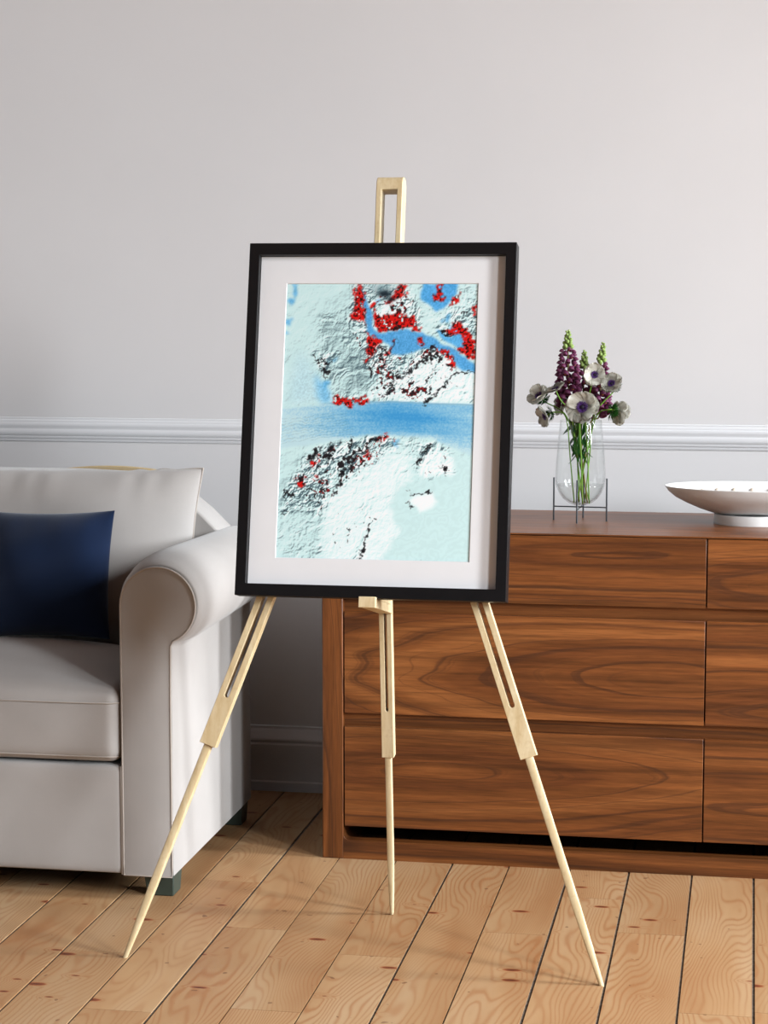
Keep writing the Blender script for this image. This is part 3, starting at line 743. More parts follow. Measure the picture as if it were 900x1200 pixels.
# back cushions: knife-edged, leaning on the back
def pillow(w, h, t, nu=44, nv=36, edge=.0, pinch=.05, wr=None, pw_=2.2, rim_fn=None, flare=0):
    """pillow in the xz plane, centred, thickness along y"""
    bm = bmesh.new(); F = []; Bk = []; rim = []
    for s, L in ((-1, F), (1, Bk)):
        for j in range(nv + 1):
            row = []
            for i in range(nu + 1):
                u = -math.cos(math.pi * i / nu); v = -math.cos(math.pi * j / nv)
                bd = i in (0, nu) or j in (0, nv)
                if s == 1 and bd: row.append(F[j][i]); continue
                px = u * w / 2 * (1 - pinch * (1 - abs(u) ** 2 * 0) * (1 - v * v) * (abs(u) ** 3)); pz = v * h / 2 * (1 - pinch * (1 - u * u) * (abs(v) ** 3))
                th = t / 2 * ((1 - abs(u) ** pw_) ** .62) * ((1 - abs(v) ** pw_) ** .62) + (0 if bd else edge)
                y = s * th
                if wr and not bd: y += wr(u, v, s) * (1 if s < 0 else -1)
                if rim_fn and (j >= nv - 6): pz += rim_fn(u) * ((j - nv + 6) / 6) ** 2
                if flare: px += flare * max(0, v) ** 2 * (1 if u > 0 else -1) * abs(u) ** 6
                row.append(bm.verts.new((px, y, pz)))
            L.append(row)
    for L in (F, Bk):
        for j in range(nv):
            for i in range(nu): bm.faces.new((L[j][i], L[j][i + 1], L[j + 1][i + 1], L[j + 1][i]))
    return bm
def wr_back(u, v, s):
    e = max(0, v) ** 3
    return (math.sin(u * 24 + math.sin(u * 9) * 2.5) * .0060 * e * e * (1 - v ** 8) + math.sin(u * 7 + v * 3) * .003 * (1 - u * u) * (1 - v * v)) * (1 - abs(u) ** 6)
BCW = .668
def back_rim(u): return -.007 * (1 - abs(u) ** 3) + math.sin(u * 24 + math.sin(u * 9) * 2.5) * .0022 * (1 - abs(u) ** 8)
def cr_x(zf, sgn, w): return sgn * (w / 2 * (1 - .018 * (1 - zf * zf)) + .012 * max(0, zf) ** 2)
for k, xc in enumerate((XI - ox + .012 - BCW / 2, -(XI - ox + .012 - BCW / 2))):
    bm = pillow(BCW, .385, .175, 72, 40, .0, .018, wr_back, 3.0, back_rim, .012)
    bc = obj('back_cushion', bm, M_sofa, sf, angle=None, loc=(xc, .452, .566)); bc.rotation_euler = (R(-11), 0, R(2) * (1 if k == 0 else -1))
    w, h = BCW, .385; ring = []
    for i in range(40): ring.append((-w / 2 + w * i / 40, 0, -h / 2 * (1 - .018 * (1 - (-1 + i / 20) ** 2))))
    for i in range(24): ring.append((cr_x(-1 + i / 12, 1, w), 0, -h / 2 + h * i / 24))
    for i in range(80): ring.append((w / 2 - w * i / 80 + .012 * (1 - i / 40) ** 7, 0, h / 2 * (1 - .018 * (1 - (1 - i / 40) ** 2)) + back_rim(1 - i / 40)))
    for i in range(24): ring.append((cr_x(1 - i / 12, -1, w), 0, h / 2 - h * i / 24))
    bm = bmesh.new(); tube(bm, ring, .0022, 6, closed=True); obj('piping', bm, M_piping, bc, angle=None)
# narrow tan board showing above the back cushion
bm = bmesh.new()
n = 24; pts = [(-.14 + .28 * i / n, .7475 - .012 * (-1 + 2 * i / n) ** 2) for i in range(n + 1)]
prism(bm, [(x + (-1.33 - ox), z) for x, z in ([(-.13, .70), (.13, .70)] + list(reversed([(p[0] * .96, p[1]) for p in pts])))], .6045, .616, 'Y')
tag(obj('back_board', bm, mat_lightwood('tan_board', 'X', 1, 3), sf, bevel=.002), 'tan wooden board along the rear top edge')

# ------------------------------------------------------------------ navy pillow
def wr_navy(u, v, s): return (math.sin(u * 5 + v * 2) * .004 + math.sin(v * 9 - u * 3) * .002) * (1 - u * u) * (1 - v * v) + math.sin(u * 17) * .0025 * max(0, v) ** 3 * (1 - v ** 4)
bm = pillow(.280, .256, .100, 40, 40, 0, .055, wr_navy, 2.4)
nv_ = obj('throw_pillow', bm, M_velvet, angle=None, loc=(-1.375, 3.866, .558))
nv_.rotation_euler = (R(-15), R(-.5), R(4))
tag(nv_, 'navy blue velvet throw pillow leaning on the sofa back cushion', 'pillow')
# ------------------------------------------------------------------ easel
TH = .2121
P0 = Vector((-.62, 3.33, .609))
LEAN = Matrix.Translation(P0) @ Matrix.Rotation(-TH, 4, 'X')   # local x across, y away from the viewer, z up the slope
EB = Vector((-.62, 3.40, 0))
es = thing('easel', 'pale wooden tripod easel standing in front of the chest of drawers', 'easel', EB)
TOLOC = Matrix.Translation(-EB) @ LEAN
def lean_obj(name, bm, mat, parent=es, **kw):
    bmesh.ops.transform(bm, matrix=TOLOC, verts=bm.verts); return obj(name, bm, mat, parent, **kw)
wood_e = [mat_lightwood('easel_wood', 'Z', 1, s) for s in (0, 2.7, 5.1, 8.8)]
# mast: two rails joined by a rounded head
MXC, MW, MS, MT0, MT1, ME = -.001, .0462, .0272, .056, .094, .733
bm = bmesh.new()
def upside_u(x0, x1, g0, g1, s0, sbar, s1): return [(x0, s0), (g0, s0), (g0, sbar), (g1, sbar), (g1, s0), (x1, s0), (x1, s1), (x0, s1)]
prism(bm, upside_u(MXC - MW / 2, MXC + MW / 2, MXC - MS / 2, MXC + MS / 2, .030, ME - .0245, ME), MT0, MT1, 'Y')
bm.verts.ensure_lookup_table(); bm.edges.ensure_lookup_table()
ed = [e for e in bm.edges if all(abs(v.co.z - ME) < 1e-6 for v in e.verts) and abs(e.verts[0].co.x - e.verts[1].co.x) > .02]
bmesh.ops.bevel(bm, geom=ed, offset=.0165, segments=7, profile=.5, affect='EDGES')
lean_obj('mast', bm, wood_e[0], bevel=.0012)
# front legs: slotted upper section and slim tapered lower section
ang = math.atan(.355)
for sg, wd, xc0 in ((-1, wood_e[1], -.1842), (1, wood_e[2], .1806)):
    # leg-local: a across, l down the leg, origin at slope coordinate z=0
    dirv = Vector((sg * math.sin(ang), 0, -math.cos(ang))); acr = Vector((math.cos(ang), 0, sg * math.sin(ang)))
    def LP(a, l, y): return Vector((xc0, 0, 0)) + acr * a + dirv * l + Vector((0, y, 0))
    def lprism(pts, y0, y1):
        bm = bmesh.new(); A = [bm.verts.new(LP(a, l, y0)) for a, l in pts]; B = [bm.verts.new(LP(a, l, y1)) for a, l in pts]; n = len(pts)
        for i in range(n): bm.faces.new((A[i], A[(i + 1) % n], B[(i + 1) % n], B[i]))
        bm.faces.new(A); bm.faces.new(list(reversed(B))); return bm
    hw, g = .0143, .0041; top = -.44; end = .2675; sl = .182 - g
    U = [(-hw, top), (-g, top), (-g, sl)] + [(-g * math.cos(R(t)), sl + g * math.sin(R(t))) for t in (30, 60, 90, 120, 150)] + [(g, sl), (g, top), (hw, top), (hw, end), (-hw, end)]
    leg = lean_obj('front_leg', lprism(U, .036, .0555), wd, bevel=.0008)
    # lower section, round tapered tip
    L_end = (.6153 + .0) / math.cos(ang)
    bm = bmesh.new(); prev = None; secs = [(.245, .0068, .0068, 0), (.52, .0068, .0066, 0), (.585, .0060, .0060, .35), (L_end - .004, .0042, .0042, .8), (L_end + .0005, .0032, .0032, 1)]
    rings = []
    for l, ha, hy, rd in secs:
        ring = []
        for k in range(16):
            t = 2 * math.pi * k / 16; c, s = math.cos(t), math.sin(t); e = 1 if rd > .7 else (.28 + .72 * rd)
            ring.append(bm.verts.new(LP(math.copysign(abs(c) ** e, c) * ha, l, .046 + math.copysign(abs(s) ** e, s) * hy)))
        rings.append(ring)
    for a, b in zip(rings, rings[1:]):
        for k in range(16): bm.faces.new((a[k], a[(k + 1) % 16], b[(k + 1) % 16], b[k]))
    bm.faces.new(rings[0]); bm.faces.new(list(reversed(rings[-1])))
    bmesh.ops.transform(bm, matrix=TOLOC, verts=bm.verts)
    obj('leg_extension', bm, wd, leg, angle=35)
# hinge block joining the legs to the mast (behind the picture)
lean_obj('hinge_block', boxes((-.070, .070, .0362, .0556, .415, .470)), wood_e[3], bevel=.001)
# rear leg
RW_, RG, RT = .0216, .0048, .020
y_at = lambda z: 3.552 - .115 * z
rl_dir = Vector((0, -.115, 1)).normalized(); rl_n = Vector((0, 1, .115)).normalized()
def RP(a, z, t):
    p = Vector((-.6205 + a, y_at(z), z)) + rl_n * t; return p - EB
def rprism(pts, t0, t1):
    bm = bmesh.new(); A = [bm.verts.new(RP(a, z, t0)) for a, z in pts]; B = [bm.verts.new(RP(a, z, t1)) for a, z in pts]; n = len(pts)
    for i in range(n): bm.faces.new((A[i], A[(i + 1) % n], B[(i + 1) % n], B[i]))
    bm.faces.new(A); bm.faces.new(list(reversed(B))); return bm
h2, g2 = RW_ / 2, RG / 2; zb, zs, zt = .297, .384, .86
U = [(-h2, zt), (-g2, zt), (-g2, zs)] + [(-g2 * math.cos(R(t)), zs - g2 * math.sin(R(t))) for t in (45, 90, 135)] + [(g2, zs), (g2, zt), (h2, zt), (h2, zb), (-h2, zb)]
rleg = obj('rear_leg', rprism(U, 0, RT), wood_e[3], es, bevel=.0008)
bm = bmesh.new(); rings = []
for z, ha, ht, rd in ((.32, .0056, .0068, 0), (.10, .0056, .0066, 0), (.045, .0050, .0056, .5), (.004, .0036, .0040, 1), (0, .0028, .003, 1)):
    e = .28 + .72 * rd; ring = []
    for k in range(16):
        t = 2 * math.pi * k / 16; c, s = math.cos(t), math.sin(t)
        ring.append(bm.verts.new(RP(math.copysign(abs(c) ** e, c) * ha, z, .0085 + math.copysign(abs(s) ** e, s) * ht)))
    rings.append(ring)
for a, b in zip(rings, rings[1:]):
    for k in range(16): bm.faces.new((a[k], a[(k + 1) % 16], b[(k + 1) % 16], b[k]))
bm.faces.new(rings[0]); bm.faces.new(list(reversed(rings[-1])))
for v in bm.verts:
    if v.co.z < .0005: v.co.z = 0
obj('leg_extension', bm, wood_e[3], rleg, angle=35)
bm = bmesh.new(); tube(bm, [RP(-.0245, .835, .010), RP(.0245, .835, .010)], .0028, 10); tag(obj('hinge_pin', bm, M_hinge, es), 'steel pin')
# ledge that carries the picture: bar running back to the rear leg, with a raised lip in front
led = lean_obj('ledge', boxes((-.0125, .0125, -.0015, .168, -.0155, -.0006), (-.0125, .0125, .0362, .150, -.0006, .026)), wood_e[0], bevel=.0008)
bm = boxes((-.0142, .0142, -.014, -.0008, -.0160, .0022)); bmesh.ops.transform(bm, matrix=TOLOC, verts=bm.verts)
obj('ledge_lip', bm, wood_e[1], led, bevel=.0008)

# ------------------------------------------------------------------ framed picture
FWD, FHT, FT = .4577, .6013, .0345
pf = thing('picture_frame', 'black framed satellite picture in white mount resting on the easel', 'picture frame', P0, (-TH, 0, 0))
ms, mt_ = .0180, .0203
bm = bmesh.new()
xo, xi_, zo0, zi0, zo1, zi1 = FWD / 2, FWD / 2 - ms, 0, mt_, FHT, FHT - mt_
def ringv(y): 
    return [bm.verts.new(p) for p in ((-xo, y, zo0), (xo, y, zo0), (xo, y, zo1), (-xo, y, zo1))], [bm.verts.new(p) for p in ((-xi_, y, zi0), (xi_, y, zi0), (xi_, y, zi1), (-xi_, y, zi1))]
o0, i0 = ringv(0); o1, i1 = ringv(FT)
for i in range(4):
    j = (i + 1) % 4
    bm.faces.new((o0[i], o0[j], i0[j], i0[i])); bm.faces.new((o1[i], i1[i], i1[j], o1[j]))
    bm.faces.new((o0[i], o1[i], o1[j], o0[j])); bm.faces.new((i0[i], i0[j], i1[j], i1[i]))
obj('moulding', bm, M_black, pf, bevel=.0010)
MD = .0135                              # depth of the mount behind the frame's face
PWD, PHT = .3275, .4675; pz0 = .0660; px = PWD / 2
def board(y0, y1, hx, hz0, hz1, bev):
    bm = bmesh.new(); e = .0006
    def rg_(y, x, z0, z1): return [bm.verts.new(p) for p in ((-x, y, z0), (x, y, z0), (x, y, z1), (-x, y, z1))]
    O0 = rg_(y0, xi_ - e, zi0 + e, zi1 - e); O1 = rg_(y1, xi_ - e, zi0 + e, zi1 - e)
    I0 = rg_(y0, hx + bev, hz0 - bev, hz1 + bev); I1 = rg_(y1, hx, hz0, hz1)
    for i in range(4):
        j = (i + 1) % 4
        bm.faces.new((O0[i], O0[j], I0[j], I0[i])); bm.faces.new((O1[i], I1[i], I1[j], O1[j])); bm.faces.new((O0[i], O1[i], O1[j], O0[j])); bm.faces.new((I0[i], I0[j], I1[j], I1[i]))
    return bm
mo = obj('mount', board(MD, MD + .0016, px, pz0, pz0 + PHT, .0011), M_mat, pf, smooth=False)
NX, NY = 360, 516
ink = satellite_print(NX, NY)[::-1]      # row 0 at the bottom
xs = np.linspace(-px - .004, px + .004, NX); zs_ = np.linspace(pz0 - .004, pz0 + PHT + .004, NY)
XX_, ZZ_ = np.meshgrid(np.linspace(-px, px, NX), np.linspace(pz0, pz0 + PHT, NY))
co_ = np.stack([XX_, np.full_like(XX_, MD + .0019), ZZ_], -1).reshape(-1, 3)
idx = np.arange(NX * NY).reshape(NY, NX)
quads = np.stack([idx[:-1, :-1], idx[:-1, 1:], idx[1:, 1:], idx[1:, :-1]], -1).reshape(-1, 4)
me = bpy.data.meshes.new('print'); me.vertices.add(len(co_)); me.vertices.foreach_set('co', co_.astype(np.float32).ravel())
me.loops.add(quads.size); me.loops.foreach_set('vertex_index', quads.astype(np.int32).ravel())
me.polygons.add(len(quads)); me.polygons.foreach_set('loop_start', (np.arange(len(quads)) * 4).astype(np.int32))
me.update(calc_edges=True); me.validate()
li = np.clip(np.where(ink <= .04045, ink / 12.92, ((ink + .055) / 1.055) ** 2.4) * 1.0, 0, .97)
ca = me.color_attributes.new('ink', 'FLOAT_COLOR', 'POINT')
ca.data.foreach_set('color', np.concatenate([li.reshape(-1, 3), np.ones((NX * NY, 1))], 1).astype(np.float32).ravel())
tag(obj('print', me, M_print, pf, smooth=False), 'false-colour satellite view of blue glaciers, white snow and red rock')
obj('backing_board', boxes((-xi_ + .0008, xi_ - .0008, MD + .0026, FT - .002, zi0 + .0008, zi1 - .0008)), M_back, pf, smooth=False)

# ------------------------------------------------------------------ oval bowl
bx = thing('bowl', 'wide white oval bowl on a foot ring at the right of the chest', 'bowl', (.004, 4.148, DH))
BRX, BRY = .173, .108
out = [(.0, .0185), (.40, .0185), (.44, .0205), (.60, .0295), (.75, .0405), (.875, .0515), (.955, .0625), (.992, .0715), (1.0, .0735), (.995, .0745), (.985, .0735), (.93, .0645), (.84, .0540), (.70, .0430), (.50, .0330), (.25, .0270), (0, .0255)]
bm = bmesh.new(); lathe(bm, [(r, z) for r, z in out], 96, BRX, BRY); obj('body', bm, M_ceramic, bx, angle=None)
bm = bmesh.new(); lathe(bm, [(.36, .0), (.43, .0), (.435, .0015), (.432, .0195), (.36, .0195), (.355, .002)], 72, BRX, BRX * .88); 
fr_ = obj('foot_ring', bm, M_ceramic, bx, angle=40)
bm = bmesh.new(); bmesh.ops.create_icosphere(bm, subdivisions=2, radius=1); bmesh.ops.scale(bm, vec=(.0052, .0035, .0052), verts=bm.verts)
st0 = None
for i in range(26):
    a = 2 * math.pi * (i + .5) / 26; r = .865
    p = (BRX * r * math.cos(a), BRY * r * math.sin(a), .0570)
    if st0 is None:
        st0 = obj('inlay_dot', bm, M_stud, bx, angle=None); o = st0
    else:
        o = st0.copy(); COL.objects.link(o)
    o.location = p; o.rotation_euler = (0, 0, a - math.pi / 2)
st0['label'] = 'beige dot'

# ------------------------------------------------------------------ vase, water and wire stand
VX, VY = -.337, 4.138
VB = .6855                              # lowest point of the glass
vr = [(0, 0), (.012, .0016), (.024, .0062), (.035, .0145), (.0435, .0265), (.0487, .040), (.0503, .0535), (.0500, .068), (.0488, .090), (.0468, .115), (.0445, .140), (.0425, .160), (.0415, .1715)]
vs_ = bmesh.new()
prof = vr + [(.0409, .1722), (.0401, .1715)] + [(max(0, r - .0016), z + (.0018 if r < .03 else .0006)) for r, z in reversed(vr[:-1])]
prof[-1] = (0, .0020)
lathe(vs_, prof, 64, cap0=False, cap1=False)
vase = obj('vase', vs_, M_glass, angle=None, loc=(VX, VY, VB))
tag(vase, 'clear teardrop glass vase of flowers in a wire stand on the chest', 'vase')
wl = [(max(0, r - .0023), z + .0028) for r, z in vr if z < .042]
wl = [(0, .0030)] + wl[1:] + [(.0468, .0415), (0, .0415)]
bm = bmesh.new(); lathe(bm, wl, 48, cap0=False, cap1=False)
tag(obj('water', bm, M_water, angle=40, loc=(VX, VY, VB)), 'shallow clear water in the bottom of the glass vase', 'water')
stand = thing('vase_stand', 'thin dark wire stand with four legs holding the glass vase', 'stand', (VX, VY, DH))
for dx, dy in ((-.0535, .004), (.0535, -.004), (-.002, -.0535), (.002, .0535)):
    bm = bmesh.new(); tube(bm, [(dx, dy, 0), (dx, dy, .0862)], .0017, 10); obj('leg', bm, M_steel, stand, angle=50)
for (ax, ay), (bx_, by_) in (((-.0535, .004), (.0535, -.004)), ((-.002, -.0535), (.002, .0535))):
    bm = bmesh.new(); dz = .0277 if ax < -.01 else .0262
    tube(bm, [(ax, ay, dz), (bx_, by_, dz)], .0013, 8); obj('crossbar', bm, M_steel, stand, angle=50)

# ------------------------------------------------------------------ flowers
def petal_mesh(L, Wd, cup=.25, seed=0):
    rg = random.Random(seed); bm = bmesh.new(); nu, nv = 8, 10; g = []
    ph = rg.uniform(0, 6)
    for j in range(nv + 1):
        t = j / nv; row = []
        w = Wd * (math.sin(math.pi * min(1, t * .62 + .06)) ** .75) * (1 if t < .8 else math.sqrt(max(0, 1 - ((t - .8) / .22) ** 2)))
        for i in range(nu + 1):
            s = -1 + 2 * i / nu
            x = s * w / 2; y = L * t - abs(s) ** 2 * L * .06 * t
            z = cup * L * (t ** 1.8) * .55 + .10 * L * s * s * t + math.sin(s * 4 + ph + t * 3) * L * .035 * t + math.sin(t * 9 + s * 3 + ph) * L * .022
            row.append(bm.verts.new((x, y, z)))
        g.append(row)
    for j in range(nv):
        for i in range(nu): bm.faces.new((g[j][i], g[j][i + 1], g[j + 1][i + 1], g[j + 1][i]))
    ret = bmesh.ops.solidify(bm, geom=bm.faces[:], thickness=-.0004)
    bmesh.ops.recalc_face_normals(bm, faces=bm.faces)
    me = bpy.data.meshes.new('petal'); bm.to_mesh(me); bm.free()
    for f in me.polygons: f.use_smooth = True
    me.materials.append(M_petal); return me
PET = [petal_mesh(.0300, .0322, .30, s) for s in range(3)]
def disk_mesh(name, r, h, mat):
    bm = bmesh.new(); lathe(bm, [(r, 0), (r * .95, h * .5), (r * .6, h * .9), (0, h)], 14); 
    me = bpy.data.meshes.new(name); bmesh.ops.recalc_face_normals(bm, faces=bm.faces); bm.to_mesh(me); bm.free(); me.materials.append(mat)
    for f in me.polygons: f.use_smooth = True
    return me
EYE = disk_mesh('eye', .0042, .0050, M_eye)
bm = bmesh.new(); rg = random.Random(3)
for i in range(64):
    a = 2.399 * i; rr = .0046 + .0048 * (i / 64) ** .6
    p = Vector((rr * math.cos(a), rr * math.sin(a), .0026 + rg.uniform(0, .0022)))
    tube(bm, [(.003 * math.cos(a), .003 * math.sin(a), .001), p], .00032, 4)
    m_ = bmesh.ops.create_icosphere(bm, subdivisions=1, radius=.00085)
    bmesh.ops.translate(bm, verts=m_['verts'], vec=p)
ST = bpy.data.meshes.new('stamens'); bm.to_mesh(ST); bm.free(); ST.materials.append(M_purple)
# ruff of feathery leaves below an anemone's petals
bm = bmesh.new(); rg = random.Random(8)
for i in range(30):
    a = 2.399 * i; r1 = .010 + .008 * rg.random(); z1 = -.004 + rg.uniform(-.006, .006)
    base = Vector((.001 * math.cos(a), .001 * math.sin(a), -.006)); tip = Vector((r1 * math.cos(a), r1 * math.sin(a), z1)); mid_ = (base + tip) / 2 + Vector((0, 0, -.002))
    sd = Vector((-math.sin(a), math.cos(a), 0)) * .0016
    A = [bm.verts.new(q) for q in (base, mid_ - sd, tip, mid_ + sd)]; bm.faces.new(A)
    for s in (-1, 1):
        t2 = mid_ + (tip - mid_) * .8 + sd * s * 2.4; B = [bm.verts.new(q) for q in (mid_, mid_ + sd * s * .9, t2)]; bm.faces.new(B)
bmesh.ops.solidify(bm, geom=bm.faces[:], thickness=.0004)
RUFF = bpy.data.meshes.new('leaf_ruff'); bm.to_mesh(RUFF); bm.free(); RUFF.materials.append(M_leaf)

def orient(d):   # rotation taking +z to d
    return Vector((0, 0, 1)).rotation_difference(Vector(d).normalized())
def child(name, me, par, loc, rot, sc=1):
    o = bpy.data.objects.new(name, me); COL.objects.link(o); o.parent = par; o.location = loc; o.rotation_mode = 'QUATERNION'; o.rotation_quaternion = rot; o.scale = (sc, sc, sc) if not isinstance(sc, tuple) else sc
    return o
NECK = Vector((VX, VY, .850))
def stem_path(head, back, foot, neck):
    return spline([head, head + back * .022, neck + Vector((0, 0, .012)), neck * .5 + foot * .5 + Vector((0, 0, .01)), foot], 8)
def anemone(label, head, face, rad, foot, neck, ruff=True, sc_c=1, petals=8, cupk=1., stem_mat=None, seed=0):
    head = Vector(head); foot = Vector(foot); neck = Vector(neck)
    root = thing('anemone', label, 'flower', foot, group='cream anemones in the vase')
    rg = random.Random(seed + 40); q = orient(face); back = -(Vector(face).normalized())
    s = rad / .0300
    for i in range(petals):
        a = 2 * math.pi * i / petals + rg.uniform(-.12, .12) + seed
        inner = i % 2
        qq = q @ Matrix.Rotation(a, 4, 'Z').to_quaternion() @ Matrix.Rotation(R((10 if inner else 2) * cupk + rg.uniform(-5, 7)), 4, 'X').to_quaternion()
        child('petal', PET[i % 3], root, head - foot - back * (.0006 * inner), qq, (s, s * rg.uniform(.92, 1.06), s))
    child('flower_eye', EYE, root, head - foot - back * .0008, q, s * sc_c)
    child('stamens', ST, root, head - foot - back * .0006, q, s * sc_c)
    if ruff: child('leaf_ruff', RUFF, root, head - foot + back * .005, q, s * 1.45)
    pth = stem_path(head, back, foot, neck)
    bm = bmesh.new(); tube(bm, [p - foot for p in pth], .0013, 7); obj('stem', bm, stem_mat or M_stem, root, angle=None)
    return root
F0 = .6905
anemone('largest front anemone, cream petals round a violet centre, facing forward', (-.3292, 4.076, .8872), (-.12, -1, .12), .0335, (-.331, 4.122, F0), (-.337, 4.112, .852), True, 1.1, 8, .7, seed=0)
anemone('cream anemone high at the centre, right of the tall purple spire', (-.3080, 4.100, .9500), (.16, -1, .10), .0240, (-.318, 4.128, F0), (-.326, 4.128, .855), True, 1.0, 8, 1.3, seed=1)
anemone('cream anemone at upper right, in front of the bare wall', (-.2748, 4.118, .9312), (-.25, -.8, .5), .0235, (-.328, 4.140, F0), (-.310, 4.132, .856), True, 1.05, 8, 1.2, seed=2)
anemone('cream anemone at lower right, turned away and showing its green ruff', (-.2640, 4.126, .8755), (.55, .55, -.20), .0270, (-.345, 4.135, F0), (-.306, 4.128, .853), True, 1.0, 8, 1.0, seed=3)
anemone('cream anemone farthest left, seen from the side', (-.4190, 4.118, .9060), (-.50, -.55, .55), .0255, (-.318, 4.142, F0), (-.366, 4.135, .853), True, 1.0, 8, 1.4, seed=4)
anemone('cream anemone opening upward beside the tallest spire, edge-on', (-.3860, 4.112, .9185), (-.45, -.28, .95), .0245, (-.333, 4.150, F0), (-.356, 4.128, .855), False, 1.0, 8, .8, seed=5)
anemone('shaded cream anemone half hidden behind the largest bloom', (-.3760, 4.150, .8880), (-.8, -.45, .1), .0235, (-.340, 4.155, F0), (-.350, 4.152, .853), False, 1.0, 8, 1.0, seed=6)
anemone('cream anemone drooping at lower left below its green ruff', (-.4065, 4.120, .8660), (-.72, -.42, -.30), .0235, (-.350, 4.150, F0), (-.366, 4.130, .850), True, 1.0, 8, 1.3, seed=7)

# purple fritillary spires
def bell_mesh():
    bm = bmesh.new(); lathe(bm, [(0, 0), (.0022, -.0006), (.0040, -.0028), (.0050, -.0062), (.0052, -.0085), (.0049, -.0085), (.0040, -.0060), (.0020, -.0030), (0, -.0022)], 10)
    bmesh.ops.recalc_face_normals(bm, faces=bm.faces)
    me = bpy.data.meshes.new('bell'); bm.to_mesh(me); bm.free(); me.materials.append(M_bell)
    for f in me.polygons: f.use_smooth = True
    return me
BELL = bell_mesh()
bm = bmesh.new(); bmesh.ops.create_icosphere(bm, subdivisions=2, radius=.0019); bmesh.ops.translate(bm, verts=bm.verts, vec=(0, 0, -.0068)); LIP = bpy.data.meshes.new('bell_mouth'); bm.to_mesh(LIP); bm.free(); LIP.materials.append(M_lip)
bm = bmesh.new(); bmesh.ops.create_icosphere(bm, subdivisions=2, radius=.0030); bmesh.ops.scale(bm, vec=(1, 1, 1.25), verts=bm.verts); BUD = bpy.data.meshes.new('bud'); bm.to_mesh(BUD); bm.free(); BUD.materials.append(M_bud)
for me_ in (LIP, BUD):
    for f in me_.polygons: f.use_smooth = True
def spire(label, tip, mid_, low, foot, neck, green, wid, nb, seed):
    foot = Vector(foot); root = thing('fritillary', label, 'flower', foot, group='purple fritillary spires in the vase'); rg = random.Random(seed)
    ax = spline([Vector(tip), Vector(mid_), Vector(low), Vector(neck), (Vector(neck) + foot) / 2, foot], 12)
    bm = bmesh.new(); tube(bm, [p - foot for p in ax], [.0006 + .0010 * min(1, i / 10) for i in range(len(ax))], 7); obj('stem', bm, M_stem2, root, angle=None)
    L = [0]
    top = ax[:25]
    for a, b in zip(top, top[1:]): L.append(L[-1] + (b - a).length)
    tot = L[-1]
    def at(t):
        d = t * tot
        for i in range(1, len(L)):
            if L[i] >= d: return top[i - 1].lerp(top[i], (d - L[i - 1]) / max(1e-9, L[i] - L[i - 1]))
        return top[-1]
    for i in range(nb):
        t = (i + .5) / nb; a = 2.399 * i + seed; p = at(t)
        w = wid * (.16 + .84 * min(1, t / .55) ** .8)
        dirv = Vector((math.cos(a), math.sin(a) * .9, 0)); q = p + dirv * w
        if t < green:
            k = .55 + .6 * t / green
            child('bud', BUD, root, p + dirv * w * .8 - foot, orient(dirv + Vector((0, 0, .9))), k * 1.35)
        else:
            k = (.70 + .42 * min(1, (t - green) / .45)) * 1.28
            rot = orient(Vector((-dirv.x * .55, -dirv.y * .55, 1)))
            b = child('bell', BELL, root, q + Vector((0, 0, .003)) - foot, rot, k)
            if i % 2 == 0: child('bell_mouth', LIP, b, (0, 0, 0), Matrix.Identity(4).to_quaternion(), 1)
    return root
spire('tallest purple fritillary spire with lime tip, left in the bouquet', (-.3657, 4.150, 1.0365), (-.3652, 4.150, .975), (-.3610, 4.148, .888), (-.322, 4.135, F0), (-.345, 4.142, .853), .24, .0165, 84, 1)
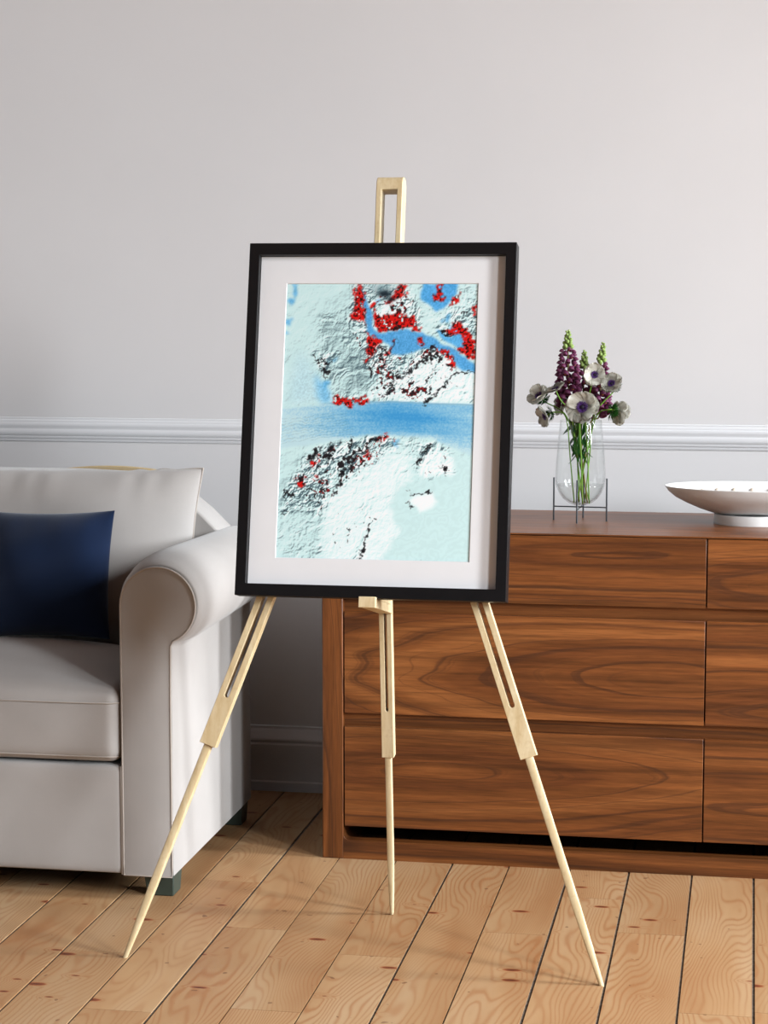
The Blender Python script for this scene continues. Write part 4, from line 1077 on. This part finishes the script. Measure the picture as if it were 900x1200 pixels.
spire('shortest purple fritillary spire with lime tip, in the middle of the bouquet', (-.3340, 4.172, .9960), (-.3350, 4.172, .955), (-.3360, 4.166, .885), (-.334, 4.158, F0), (-.338, 4.158, .853), .34, .0130, 56, 2)
spire('purple fritillary spire leaning right behind the upper cream anemones', (-.2952, 4.160, 1.0120), (-.3010, 4.160, .955), (-.3010, 4.152, .868), (-.343, 4.145, F0), (-.318, 4.148, .853), .28, .0135, 72, 3)

# loose dark leaves on stems down in the neck of the vase
rg = random.Random(21)
sp_ = thing('leafy_sprig', 'dark green leafy sprig among the stems inside the glass vase', 'sprig', (VX, VY, F0))
pth = spline([(-.004, -.004, .185), (-.002, -.006, .12), (.004, .0, .05), (.010, .004, .0)], 8)
bm = bmesh.new(); tube(bm, pth, .0012, 7); obj('stem', bm, M_stem, sp_, angle=None)
bm = bmesh.new()
def leaf(bm, base, d, L, Wd):
    d = Vector(d).normalized(); s = d.cross(Vector((0, -1, .3))).normalized(); n = d.cross(s); pr = []
    for t, w in ((0, .1), (.25, .8), (.5, 1), (.75, .7), (1, .02)):
        c = base + d * L * t + n * L * .18 * t * t; pr.append((bm.verts.new(c - s * Wd * w / 2), bm.verts.new(c + n * Wd * .12), bm.verts.new(c + s * Wd * w / 2)))
    for a, b in zip(pr, pr[1:]):
        bm.faces.new((a[0], a[1], b[1], b[0])); bm.faces.new((a[1], a[2], b[2], b[1]))
LEAFS = []
for k in range(3):
    bm = bmesh.new(); leaf(bm, Vector((0, 0, 0)), (0.1 * k - .1, .15, 1), .026 + .003 * k, .0058); bmesh.ops.solidify(bm, geom=bm.faces[:], thickness=.0003); bmesh.ops.recalc_face_normals(bm, faces=bm.faces)
    me = bpy.data.meshes.new('leaf'); bm.to_mesh(me); bm.free(); me.materials.append(M_leaf); LEAFS.append(me)
    for f in me.polygons: f.use_smooth = True
for i in range(60):
    z = rg.uniform(.095, .180); a = rg.uniform(0, 6.28); rr = rg.uniform(.001, .013)
    d = Vector((math.cos(a) * .45, math.sin(a) * .45, rg.choice((1, 1, -.8)))).normalized()
    child('leaf', LEAFS[i % 3], sp_, (rr * math.cos(a) - .003, rr * math.sin(a), z - .012), orient(d), rg.uniform(.7, 1.15))
